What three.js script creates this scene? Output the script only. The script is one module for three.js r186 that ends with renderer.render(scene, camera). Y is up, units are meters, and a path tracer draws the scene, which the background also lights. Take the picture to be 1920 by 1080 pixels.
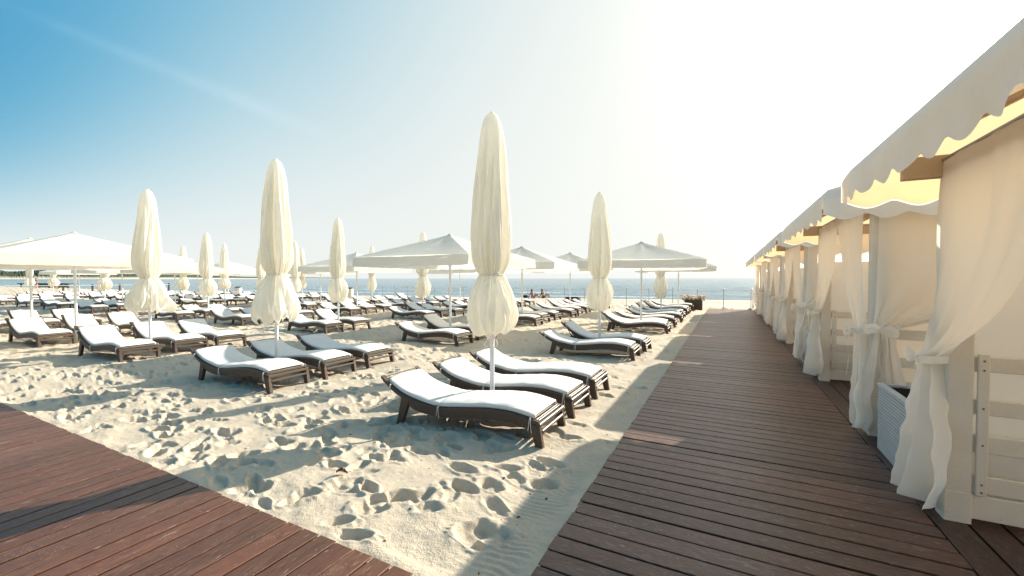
import * as THREE from 'three';
import { mergeGeometries } from 'three/addons/utils/BufferGeometryUtils.js';
import { MarchingCubes } from 'three/addons/objects/MarchingCubes.js';
import { createNoise2D, createNoise3D } from 'simplex-noise';

// ------------------------------------------------------------------ camera, sky, sun, exposure
const scene = new THREE.Scene();
const camera = new THREE.PerspectiveCamera(69.05, 1024 / 576, 0.05, 30000);
camera.rotation.order = 'YXZ';
camera.position.set(0, 1.65, 0);
camera.rotation.set(-0.02293, 0.4763, 0);
const SUN_AZ = THREE.MathUtils.degToRad(24), SUN_EL = THREE.MathUtils.degToRad(25);
const SUN = new THREE.Vector3(Math.sin(SUN_AZ) * Math.cos(SUN_EL), Math.sin(SUN_EL), -Math.cos(SUN_AZ) * Math.cos(SUN_EL));
const renderer = new THREE.WebGLRenderer({ antialias: true });
renderer.toneMapping = THREE.LinearToneMapping;
renderer.toneMappingExposure = 2.15;
renderer.shadowMap.enabled = true;
const sun = new THREE.DirectionalLight(new THREE.Color().setRGB(1, 0.92, 0.78), 4.65);
sun.position.copy(SUN).multiplyScalar(80);
sun.castShadow = true;
Object.assign(sun.shadow.camera, { left: -60, right: 60, top: 60, bottom: -60, near: 1, far: 200 });
sun.shadow.mapSize.set(4096, 4096);
scene.add(sun);
{ // computed clear sky: blue away from the sun, white haze low down, a wide aureole round the sun, one old contrail
  const W = 1024, Hh = 512, d = new Float32Array(W * Hh * 4), n3 = createNoise3D(rngOf(5));
  const A = pixelDir(40, 20), B = pixelDir(560, 232);
  const nrm = new THREE.Vector3().crossVectors(A, B).normalize(), mid = A.clone().add(B).normalize(), half = A.angleTo(B) * 0.8;
  const v = new THREE.Vector3();
  for (let j = 0; j < Hh; j++) for (let i = 0; i < W; i++) {
    const ph = ((j + 0.5) / Hh - 0.5) * Math.PI, th = ((i + 0.5) / W - 0.5) * 2 * Math.PI;
    v.set(Math.cos(ph) * Math.cos(th), Math.sin(ph), Math.cos(ph) * Math.sin(th));
    const el = Math.max(0, ph), ang = Math.acos(THREE.MathUtils.clamp(v.dot(SUN), -1, 1));
    const g1 = Math.pow(sstep(1.2, 0.3, ang), 0.81), hh = 0.105 + 0.6 * sstep(1.888, 0.743, ang), hz = Math.exp(-Math.pow(el / hh, 2.3)), g2 = Math.exp(-Math.pow(ang / 0.27, 2)), g3 = Math.exp(-ang / 0.12);
    const wh = 0.9 * Math.pow(Math.cos(ang), 2), c = [lerp(0.042, 0.2, wh), lerp(0.166, 0.205, wh), lerp(0.28, 0.22, wh)], hzC = [0.425, 0.433, 0.416];
    const k = 1 - (1 - 0.957 * hz) * (1 - g1), kk = [k, Math.pow(k, 0.72), Math.pow(k, 0.6)];
    let cl = 0;
    const off = Math.abs(v.dot(nrm)), al = v.angleTo(mid);
    if (off < 0.05 && al < half) cl = 0.018 * Math.exp(-Math.pow(off / (0.009 + 0.006 * n3(v.x * 5, v.y * 5, 3)), 2)) * sstep(1, 0.2, al / half) * (1.1 + 0.5 * n3(v.x * 14, v.y * 14, v.z * 14));
    for (let q = 0; q < 3; q++) {
      const glow = [0.03, 0.028, 0.02][q] * hz * g1 + [0.5, 0.46, 0.38][q] * g2 + [3.2, 2.9, 2.3][q] * g3;
      d[(j * W + i) * 4 + q] = lerp(c[q], hzC[q], kk[q]) + glow + cl;
    }
    d[(j * W + i) * 4 + 3] = 1;
  }
  const t = new THREE.DataTexture(d, W, Hh, THREE.RGBAFormat, THREE.FloatType);
  t.mapping = THREE.EquirectangularReflectionMapping; t.magFilter = THREE.LinearFilter; t.needsUpdate = true;
  scene.background = t; scene.environment = t;
}
function pixelDir(px, py) { // direction of a point of the photograph, used only to place the contrail in the sky
  return new THREE.Vector3((px - 960) / 785, (540 - py) / 785, -1).applyEuler(camera.rotation).normalize();
}

// ------------------------------------------------------------------ helpers
function rngOf(seed) { let s = seed | 0; return () => { s = (s + 0x6d2b79f5) | 0; let t = Math.imul(s ^ (s >>> 15), 1 | s); t = (t + Math.imul(t ^ (t >>> 7), 61 | t)) ^ t; return ((t ^ (t >>> 14)) >>> 0) / 4294967296; }; }
const N = createNoise2D(rngOf(11)), N2 = createNoise2D(rngOf(23));
const clamp = THREE.MathUtils.clamp;
function lerp(a, b, t) { return a + (b - a) * t; }
function sstep(a, b, x) { const t = Math.min(1, Math.max(0, (x - a) / (b - a))); return t * t * (3 - 2 * t); }
const used = {};
function numbered(n) { const k = used[n] = (used[n] ?? -1) + 1; return k ? n + '_' + String(k).padStart(3, '0') : n; }
function tag(o, label, category, group, kind) { o.userData.label = label; if (category) o.userData.category = category; if (group) o.userData.group = group; if (kind) o.userData.kind = kind; return o; }
function thing(name, label, category, x = 0, y = 0, z = 0, turn = 0, group) {
  const o = new THREE.Group(); o.name = numbered(name); o.position.set(x, y, z); o.rotation.y = turn; scene.add(o); return tag(o, label, category, group);
}
function part(name, geo, mat, parent) { const m = new THREE.Mesh(geo, mat); m.name = name; m.castShadow = m.receiveShadow = true; parent.add(m); return m; }
function struct(name, geo, mat) { const m = part(numbered(name), geo, mat, scene); m.userData.kind = 'structure'; return m; }
function structGroup(name) { const g = new THREE.Group(); g.name = numbered(name); g.userData.kind = 'structure'; scene.add(g); return g; }
function grid(nu, nv, fn, uvScale) { // fn(u,v) -> [x,y,z,(s,t)]
  const p = [], uv = [], ix = [];
  for (let j = 0; j <= nv; j++) for (let i = 0; i <= nu; i++) { const q = fn(i / nu, j / nv); p.push(q[0], q[1], q[2]); uv.push(q[3] ?? i / nu, q[4] ?? j / nv); }
  for (let j = 0; j < nv; j++) for (let i = 0; i < nu; i++) { const a = j * (nu + 1) + i, b = a + 1, c = a + nu + 1, e = c + 1; ix.push(a, c, b, b, c, e); }
  const g = new THREE.BufferGeometry(); g.setAttribute('position', new THREE.Float32BufferAttribute(p, 3)); g.setAttribute('uv', new THREE.Float32BufferAttribute(uv, 2)); g.setIndex(ix); g.computeVertexNormals(); return g;
}
function weldU(g, nu, nv) { // same normals on both sides of a closed seam
  const n = g.attributes.normal;
  for (let j = 0; j <= nv; j++) { const a = j * (nu + 1), b = a + nu, v = new THREE.Vector3(n.getX(a) + n.getX(b), n.getY(a) + n.getY(b), n.getZ(a) + n.getZ(b)).normalize(); n.setXYZ(a, v.x, v.y, v.z); n.setXYZ(b, v.x, v.y, v.z); }
  return g;
}
function cbox(w, h, d, c = 0.006, x = 0, y = 0, z = 0) { // box with chamfered edges along its longest side
  const s = new THREE.Shape(), long = Math.max(w, h, d);
  const rect = (a, b) => { s.moveTo(-a + c, -b); s.lineTo(a - c, -b); s.lineTo(a, -b + c); s.lineTo(a, b - c); s.lineTo(a - c, b); s.lineTo(-a + c, b); s.lineTo(-a, b - c); s.lineTo(-a, -b + c); s.closePath(); };
  let g;
  if (long === d) { rect(w / 2, h / 2); g = new THREE.ExtrudeGeometry(s, { depth: d, bevelEnabled: false }); g.translate(0, 0, -d / 2); }
  else if (long === w) { rect(d / 2, h / 2); g = new THREE.ExtrudeGeometry(s, { depth: w, bevelEnabled: false }); g.translate(0, 0, -w / 2); g.rotateY(Math.PI / 2); }
  else { rect(w / 2, d / 2); g = new THREE.ExtrudeGeometry(s, { depth: h, bevelEnabled: false }); g.translate(0, 0, -h / 2); g.rotateX(Math.PI / 2); }
  return g.translate(x, y, z);
}
function bar(a, b, r, n = 6) { const A = new THREE.Vector3(...a), B = new THREE.Vector3(...b), d = B.clone().sub(A), g = new THREE.CylinderGeometry(r, r, d.length(), n); g.applyQuaternion(new THREE.Quaternion().setFromUnitVectors(new THREE.Vector3(0, 1, 0), d.clone().normalize())); return g.translate((A.x + B.x) / 2, (A.y + B.y) / 2, (A.z + B.z) / 2); }
function tube(pts, r, seg = 16, n = 5) { return new THREE.TubeGeometry(new THREE.CatmullRomCurve3(pts.map((p) => new THREE.Vector3(...p))), seg, r, n); }
function curve(pts) { // smooth interpolation through [x,y] points
  const c = new THREE.SplineCurve(pts.map((p) => new THREE.Vector2(...p))), xs = [], ys = [];
  for (let i = 0; i <= 200; i++) { const p = c.getPoint(i / 200); xs.push(p.x); ys.push(p.y); }
  return (x) => { if (x <= xs[0]) return ys[0] + (x - xs[0]) * (ys[1] - ys[0]) / (xs[1] - xs[0]); for (let i = 1; i < xs.length; i++) if (x <= xs[i]) return lerp(ys[i - 1], ys[i], (x - xs[i - 1]) / (xs[i] - xs[i - 1])); const k = xs.length - 1; return ys[k]; };
}
function tex(w, h, fn, srgb) {
  const d = new Uint8Array(w * h * 4);
  for (let j = 0; j < h; j++) for (let i = 0; i < w; i++) { const c = fn(i / w, j / h, i, j), o = (j * w + i) * 4; for (let q = 0; q < 3; q++) d[o + q] = clamp((Array.isArray(c) ? c[q] : c) * 255, 0, 255); d[o + 3] = 255; }
  const t = new THREE.DataTexture(d, w, h); t.wrapS = t.wrapT = THREE.RepeatWrapping; t.magFilter = THREE.LinearFilter; t.minFilter = THREE.LinearMipmapLinearFilter; if (srgb) t.colorSpace = THREE.SRGBColorSpace; t.needsUpdate = true; return t;
}
const rep = (t, x, y) => { const c = t.clone(); c.repeat.set(x, y); c.needsUpdate = true; return c; };
const s2 = (c) => c <= 0.0031308 ? 12.92 * c : 1.055 * Math.pow(c, 1 / 2.4) - 0.055; // linear -> sRGB
const lin = (r, g, b) => new THREE.Color().setRGB(r, g, b);
const per = (n, u, v, f) => { const a = u * 2 * Math.PI, b = v * 2 * Math.PI, R = f / (2 * Math.PI); return n(Math.cos(a) * R, Math.sin(a) * R, Math.cos(b) * R, Math.sin(b) * R); };
const n3a = createNoise3D(rngOf(77));
const tile = (u, v, f, s = 0) => { // tileable noise, blended over the edges
  const a = u * f, b = v * f, wu = u, wv = v;
  return (n3a(a, b, s) * (1 - wu) + n3a(a - f, b, s) * wu) * (1 - wv) + (n3a(a, b - f, s) * (1 - wu) + n3a(a - f, b - f, s) * wu) * wv;
};

// ------------------------------------------------------------------ materials
const M = {};
{
  const grain = rngOf(3);
  const sandC = tex(1024, 1024, (u, v) => { const k = 1 + 0.07 * tile(u, v, 6) + 0.05 * tile(u, v, 40, 2) + (grain() - 0.5) * 0.26, dk = grain() < 0.004 ? 0.45 : 1; return [s2(0.54 * k * dk), s2(0.455 * k * dk), s2(0.35 * k * dk)]; }, true);
  const sandB = tex(1024, 1024, (u, v) => 0.5 + 0.22 * tile(u, v, 24, 5) + 0.14 * tile(u, v, 70, 7) + (grain() - 0.5) * 0.4);
  M.sand = new THREE.MeshStandardMaterial({ map: sandC, bumpMap: sandB, bumpScale: 0.012, roughness: 0.95 });
  // eight different boards in one sheet of wood
  const wr = rngOf(8), bands = Array.from({ length: 8 }, () => ({ t: 0.78 + wr() * 0.45, g: wr() * 40, w: wr(), r: wr() }));
  const woodAt = (u, v) => {
    const bd = bands[Math.floor(v * 8)], y = (v * 8) % 1, warp = 0.25 * N(u * 3 + bd.g, y * 2 + bd.g);
    const ring = 0.5 + 0.5 * N(u * 2.2 + bd.g, (y + warp) * 9), fine = N2(u * 26 + bd.g, y * 70), pore = N2(u * 60, y * 160 + bd.g);
    const wear = sstep(0.33, 0.72, 0.5 * N(u * 5 + bd.g * 3, y * 2.5) + 0.5 * N2(u * 24 + bd.g, y * 16) + 0.16 * fine) * (0.45 + 0.55 * bd.w);
    return { bd, ring, fine, pore, wear };
  };
  const scuffs = (seed, dashes, dots) => { // pale scrapes along the grain, and clusters of sand grains stuck to the boards
    const r = rngOf(seed), m = new Float32Array(2048 * 512), put = (i, j, a) => { const k = (((j % 512) + 512) % 512) * 2048 + ((i % 2048) + 2048) % 2048; m[k] = Math.max(m[k], a); };
    for (let d = 0; d < dashes; d++) { const x = r() * 2048 | 0, y = r() * 512 | 0, l = 6 + r() * r() * 90 | 0, a = 0.2 + 0.6 * r(), w = 1 + (r() * 2.4 | 0); for (let i = 0; i < l; i++) for (let q = 0; q < w; q++) if (r() < 0.75) put(x + i, y + q + Math.round(1.5 * N(x + i * 0.02, y)), a * Math.sin(Math.PI * (i + 1) / (l + 1))); }
    for (let d = 0; d < dots; d++) { const x = r() * 2048, y = r() * 512, n = 3 + r() * 26; for (let q = 0; q < n; q++) { const i = x + (r() + r() - 1) * 60 | 0, j = y + (r() + r() - 1) * 22 | 0, a = 0.35 + 0.5 * r(); put(i, j, a); put(i + 1, j, a); put(i, j + 1, a * 0.8); if (r() < 0.3) { put(i + 2, j, a); put(i + 1, j + 1, a); } } }
    return m;
  };
  const woodC = (red) => { const marks = red ? scuffs(401, 260, 120) : scuffs(402, 700, 40); return tex(2048, 512, (u, v, i, j) => {
    const { bd, ring, fine, pore, wear } = woodAt(u, v), k = bd.t * (0.72 + 0.4 * ring + 0.24 * fine + 0.12 * pore);
    const base = red ? [0.135, 0.058, 0.033] : [0.14, 0.072, 0.052], wc = red ? [0.28, 0.17, 0.115] : [0.3, 0.245, 0.22], a = Math.min(0.85, wear * (red ? 0.36 : 0.6) + (red ? 0.3 : 0.75) * sstep(0.62, 0.8, 0.6 * N2(u * 9 + bd.g * 5, (v * 8 % 1) * 6) + 0.4 * N(u * 50 + bd.g, (v * 8 % 1) * 30)));
    const speck = marks[j * 2048 + i] * 0.8;
    return base.map((c, q) => s2(lerp(lerp(c * k, wc[q], a), (red ? [0.5, 0.42, 0.33] : [0.42, 0.37, 0.34])[q], speck)));
  }, true); };
  const woodB = tex(1024, 512, (u, v) => { const { ring, fine, pore } = woodAt(u, v); return 0.5 + 0.18 * ring + 0.22 * fine + 0.14 * pore; });
  const wr2 = tex(512, 256, (u, v) => { const { wear, fine } = woodAt(u, v); return 0.44 + 0.25 * wear + 0.08 * fine; });
  const red = woodC(true), grey = woodC(false);
  const wood = (map, r, g, b) => new THREE.MeshPhysicalMaterial({ specularIntensity: 0.8, map, color: lin(r, g, b), bumpMap: woodB, bumpScale: 0.0022, roughness: 1, roughnessMap: wr2 });
  M.redWood = [wood(red, 1, 1, 1), wood(red, 0.86, 0.84, 0.84), wood(red, 1.0, 0.93, 0.9)];
  M.greyWood = [wood(grey, 1, 1, 1), wood(grey, 0.82, 0.82, 0.83), wood(grey, 0.95, 0.9, 0.88)];
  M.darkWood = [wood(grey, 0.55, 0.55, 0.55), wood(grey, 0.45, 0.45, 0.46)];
  M.under = new THREE.MeshStandardMaterial({ color: lin(0.05, 0.035, 0.03), roughness: 1 });
  // wicker
  const wk = (c1, c2) => tex(256, 256, (u, v) => { const a = Math.floor(u * 32), q = 0.5 + 0.5 * N(a * 3.1, Math.floor(v * 32 + (a % 2) * 0.5) * 1.7); return c1.map((c, i) => s2(lerp(c, c2[i], q))); }, true); // each strand its own dye
  const wkB = tex(256, 256, (u, v) => { const a = Math.floor(u * 32), s = (u * 32) % 1, y = (v * 32 + (a % 2) * 0.5) % 1; return Math.sin(Math.PI * s) * (0.4 + 0.6 * Math.sin(Math.PI * y)); });
  M.wicker = new THREE.MeshStandardMaterial({ map: wk([0.055, 0.033, 0.022], [0.085, 0.052, 0.034]), bumpMap: wkB, bumpScale: 0.003, roughness: 0.5 });
  M.wickerPlain = new THREE.MeshStandardMaterial({ color: lin(0.06, 0.037, 0.025), roughness: 0.45 });
  M.slat = new THREE.MeshStandardMaterial({ color: lin(0.1, 0.07, 0.05), roughness: 0.45 });
  const rib = tex(64, 256, (u, v) => { const y = (v * 24) % 1, x = (u * 16 + Math.floor(v * 24) * 0.5) % 1; return Math.pow(Math.sin(Math.PI * y), 0.7) * (0.65 + 0.35 * Math.sin(Math.PI * x)); });
  M.paleWicker = new THREE.MeshStandardMaterial({ color: lin(0.56, 0.56, 0.55), bumpMap: rep(rib, 2.2, 0.92), bumpScale: 0.012, roughness: 0.55 });
  // cloths
  const weave = tex(256, 256, (u, v) => 0.5 + 0.25 * Math.sin(u * 256 * Math.PI / 2) * Math.sin(v * 256 * Math.PI / 2));
  M.cushion = new THREE.MeshPhysicalMaterial({ color: lin(0.75, 0.715, 0.67), roughness: 0.9, bumpMap: rep(weave, 3, 3), bumpScale: 0.0025, sheen: 0.2, specularIntensity: 0.3 });
  M.string = new THREE.MeshStandardMaterial({ color: lin(0.72, 0.7, 0.66), roughness: 0.9 });
  const stain = tex(512, 512, (u, v) => { const k = 0.985 + 0.01 * tile(u, v, 9, 4) - 0.012 * sstep(0.35, 0.8, tile(u, v, 30, 6)); return [k, k, k * 0.995]; }, true);
  M.canopy = new THREE.MeshPhysicalMaterial({ color: lin(0.95, 0.915, 0.83), map: stain, roughness: 1, transmission: 0.5, thickness: 0, specularIntensity: 0.1, side: THREE.DoubleSide });
  M.openCanopy = new THREE.MeshPhysicalMaterial({ color: lin(0.89, 0.86, 0.79), map: stain, roughness: 1, transmission: 0.48, thickness: 0, specularIntensity: 0.15, side: THREE.DoubleSide });
  M.roof = new THREE.MeshPhysicalMaterial({ color: lin(0.94, 0.915, 0.86), map: stain, roughness: 1, transmission: 0.62, thickness: 0, specularIntensity: 0.2, side: THREE.DoubleSide });
  M.valance = new THREE.MeshPhysicalMaterial({ color: lin(0.95, 0.93, 0.89), map: stain, roughness: 1, transmission: 0.48, thickness: 0, specularIntensity: 0.2, side: THREE.DoubleSide });
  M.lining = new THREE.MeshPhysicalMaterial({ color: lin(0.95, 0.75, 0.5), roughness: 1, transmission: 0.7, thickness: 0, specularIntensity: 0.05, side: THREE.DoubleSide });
  M.curtain = new THREE.MeshPhysicalMaterial({ color: lin(0.97, 0.93, 0.87), roughness: 1, transmission: 0.66, thickness: 0, specularIntensity: 0.05, side: THREE.DoubleSide });
  M.panel = new THREE.MeshPhysicalMaterial({ color: lin(0.97, 0.92, 0.84), roughness: 1, transmission: 0.76, thickness: 0, specularIntensity: 0.05, side: THREE.DoubleSide });
  const chip = rngOf(91), chips = new Set(); for (let q = 0; q < 26; q++) { const i = chip() * 512 | 0, j = chip() * 512 | 0, n = 2 + chip() * 8; for (let w = 0; w < n; w++) chips.add(((j + (chip() * 4 | 0)) % 512) * 512 + (i + (chip() * 3 | 0)) % 512); }
  const pw = tex(512, 512, (u, v, i, j) => { if (chips.has(j * 512 + i)) return [0.62, 0.58, 0.53]; const k = 0.965 + 0.02 * tile(u, v, 5, 41) + 0.012 * tile(u, v, 40, 42); return [k, k * 0.99, k * 0.975]; }, true);
  M.paint = new THREE.MeshStandardMaterial({ color: lin(0.8, 0.77, 0.71), map: pw, roughness: 0.6 });
  M.timber = new THREE.MeshStandardMaterial({ color: lin(0.62, 0.47, 0.34), map: pw, roughness: 0.7 });
  M.metal = new THREE.MeshStandardMaterial({ color: lin(0.75, 0.76, 0.77), roughness: 0.35 });
  M.steel = new THREE.MeshStandardMaterial({ color: lin(0.4, 0.4, 0.4), roughness: 0.35, metalness: 0.6 });
  M.screw = new THREE.MeshStandardMaterial({ color: lin(0.2, 0.18, 0.15), roughness: 0.5, metalness: 0.5 });
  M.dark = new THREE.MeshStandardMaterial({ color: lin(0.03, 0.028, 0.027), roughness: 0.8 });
  M.box = new THREE.MeshStandardMaterial({ color: lin(0.06, 0.04, 0.032), roughness: 0.7 });
  M.red = new THREE.MeshStandardMaterial({ color: lin(0.6, 0.03, 0.02), roughness: 0.5 });
}

// ------------------------------------------------------------------ the sand, with footprints
const DECK = 0.034;
const WALKS = [ // x0, x1, along0, along1 of every boardwalk
  [-0.94, 4.4, -6, 25.6], [-30, -0.94, -2.2, 1.757], [-25.2, -23.8, 1.8, 24]];
const COLS = [-2.45, -6.75, -11.4, -15.6, -19.9, -27.8, -32.1, -36.4, -40.7, -45, -49.3, -53.6];
const ROWS = [[4.02, 4.98, 5.92], [8.8, 9.86, 10.9], [13.35, 14.4, 15.45], [17.1, 18.15, 19.2], [20.8, 21.9, 23.0]];
const shoreAt = (x) => x < -36 ? lerp(33, 35, clamp((x + 149) / 113, -1, 1)) : x < 0 ? lerp(35, 43, (x + 36) / 36) : 43 + x * 0.12;
const stamps = new Map();
{
  const r = rngOf(101), add = (x, a, ang, len, wid, dep) => {
    const s = { x, a, c: Math.cos(ang), s: Math.sin(ang), L: len, W: wid, d: dep, q: r() * 50 }, R = len * 1.6;
    for (let i = Math.floor((x - R) * 2); i <= Math.floor((x + R) * 2); i++) for (let j = Math.floor((a - R) * 2); j <= Math.floor((a + R) * 2); j++) { const k = i * 10000 + j; if (!stamps.has(k)) stamps.set(k, []); stamps.get(k).push(s); }
  };
  // walking trails across the sand, then single prints
  for (let t = 0; t < 150; t++) {
    let x = -1.3 - r() * 20, a = 1.9 + Math.pow(r(), 1.3) * 14, dir = r() < 0.6 ? (r() < 0.5 ? 0 : Math.PI) + (r() - 0.5) * 0.9 : r() * 6.28;
    const n = 4 + r() * 14;
    for (let k = 0; k < n; k++) { x += Math.cos(dir) * 0.62; a += Math.sin(dir) * 0.62; dir += (r() - 0.5) * 0.4; const sd = k % 2 ? 0.1 : -0.1; if (r() < 0.85) add(x - Math.sin(dir) * sd, a + Math.cos(dir) * sd, dir + (r() - 0.5) * 0.5, 0.11 + r() * 0.04, 0.045 + r() * 0.025, 0.022 + r() * 0.03); }
  }
  for (let t = 0; t < 85; t++) { const x = -1.4 - r() * 7.5, a = 1.9 + r() * 2.4; add(x, a, r() * 6.28, 0.09 + r() * 0.06, 0.05 + r() * 0.035, 0.026 + r() * 0.034); }
  for (let t = 0; t < 40; t++) { const x = -1.25 - r() * 3.6, a = 1.8 + r() * 1.9; add(x, a, r() * 6.28, 0.09 + r() * 0.06, 0.05 + r() * 0.04, 0.035 + r() * 0.03); }
  for (let t = 0; t < 900; t++) { const x = -1.35 - r() * 22, a = 1.95 + r() * 16; add(x, a, r() * 6.28, 0.06 + r() * 0.11, 0.04 + r() * 0.055, 0.012 + r() * 0.035); }
}
function stampSum(x, a) {
  const l = stamps.get(Math.floor(x * 2) * 10000 + Math.floor(a * 2)); if (!l) return 0;
  let lo = 0, hi = 0;
  for (const s of l) {
    let dx = x - s.x, da = a - s.a; const u = (dx * s.c + da * s.s) / s.L, w = (-dx * s.s + da * s.c) / s.W, d0 = u * u + w * w;
    if (d0 > 4) continue;
    const d = Math.sqrt(d0) * (1 + 0.14 * N(u * 0.9 + s.q, w * 0.9)), arch = 1 - 0.35 * Math.exp(-Math.pow((u - 0.1) / 0.3, 2)) * (s.W > 0.05 ? 1 : 0);
    lo += Math.pow(Math.max(0, s.d * arch * (1 - sstep(0.6, 1.04, d) + 0.25 * u * (1 - sstep(0.4, 0.9, d)))), 3);
    hi = Math.max(hi, s.d * 0.36 * Math.exp(-Math.pow((d - 1.25) / 0.27, 2)) * (0.75 + 0.35 * Math.sin(Math.atan2(w, u) + s.q)));
  }
  lo = -Math.cbrt(lo);
  return lo + hi * (1 - sstep(0, -0.02, lo));
}
function sandHeight(x, a) {
  let far = sstep(10, 17, Math.hypot(x, a));
  let h = 0.028 * N(x * 0.33, a * 0.33) + 0.016 * N(x * 1.0 + 9, a * 1.0) + 0.008 * N(x * 2.7, a * 2.7 + 5) + 0.0035 * N(x * 6, a * 6) * (0.4 + N2(x * 0.7, a * 0.7)) + 0.0014 * N2(x * 15, a * 15);
  h += (1 - far * 0.75) * stampSum(x, a) + far * 0.055 * (Math.abs(N2(x * 1.5, a * 1.5)) - 0.35) + far * 0.03 * N(x * 3, a * 3);
  if (a < 4.2 && x > -1.5) h += 0.0045 * Math.sin(a * 118 + 3 * N(x * 3, a * 2)) * sstep(-1.45, -1.25, x) * sstep(4.2, 3, a) * clamp(0.6 + N(x * 2, a * 1.2), 0, 1); // tyre tread beside the boards
  const ss = shoreAt(x);
  if (a > 26) { const k = (a - 26) / (ss - 26); h = h * clamp(1 - k * 0.6, 0.15, 1) - (k < 1 ? 0.33 * Math.pow(k, 1.2) : 0.33 + Math.min(3, (k - 1) * 1.2)); }
  for (const [x0, x1, a0, a1] of WALKS) {
    const d = Math.max(x0 - x, x - x1, a0 - a, a - a1); // < 0 inside
    if (d < 0.2) { const e = sstep(0.0, 0.16, d); h = lerp(0.014 + 0.03 * Math.max(0, N(x * 1.7, a * 1.7)) + 0.006 * N(x * 6, a * 6), h, e); if (d < -0.02 - 0.05 * Math.max(0, N2(x * 2.1, a * 2.1))) h = -0.16; }
  }
  return h;
}
{
  const F = 419, rows = [];
  for (let dy = 900; dy > 340; dy -= 30) rows.push(dy);
  for (let dy = 340; dy > 60; dy -= 0.85) rows.push(dy);
  for (let dy = 60; dy > 4; dy -= 0.42) rows.push(dy);
  rows.push(3.2, 2.4, 1.6);
  const angs = []; // angle right of the walk's direction
  const yaw = 0.4763;
  for (let t = -Math.PI; t < -0.96; t += 0.06) angs.push(t - yaw);
  for (let p = -560; p <= 560; p += 1.3) angs.push(Math.atan(p / F) - yaw);
  for (let t = 0.98; t <= Math.PI + 0.03; t += 0.06) angs.push(Math.min(t, Math.PI) - yaw);
  const na = angs.length, nr = rows.length, p = new Float32Array(na * nr * 3), uv = new Float32Array(na * nr * 2), ix = [];
  for (let j = 0; j < nr; j++) { const r = F * 1.65 / rows[j]; for (let i = 0; i < na; i++) { const x = Math.sin(angs[i]) * r, a = Math.cos(angs[i]) * r, k = j * na + i; p[k * 3] = x; p[k * 3 + 1] = sandHeight(x, a); p[k * 3 + 2] = -a; uv[k * 2] = x / 1.7; uv[k * 2 + 1] = a / 1.7; } }
  for (let j = 0; j < nr - 1; j++) for (let i = 0; i < na - 1; i++) { const a = j * na + i, b = a + 1, c = a + na, d = c + 1; ix.push(a, b, c, b, d, c); }
  const g = new THREE.BufferGeometry(); g.setAttribute('position', new THREE.BufferAttribute(p, 3)); g.setAttribute('uv', new THREE.BufferAttribute(uv, 2)); g.setIndex(ix); g.computeVertexNormals();
  struct('sand', g, M.sand);
}

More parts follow.
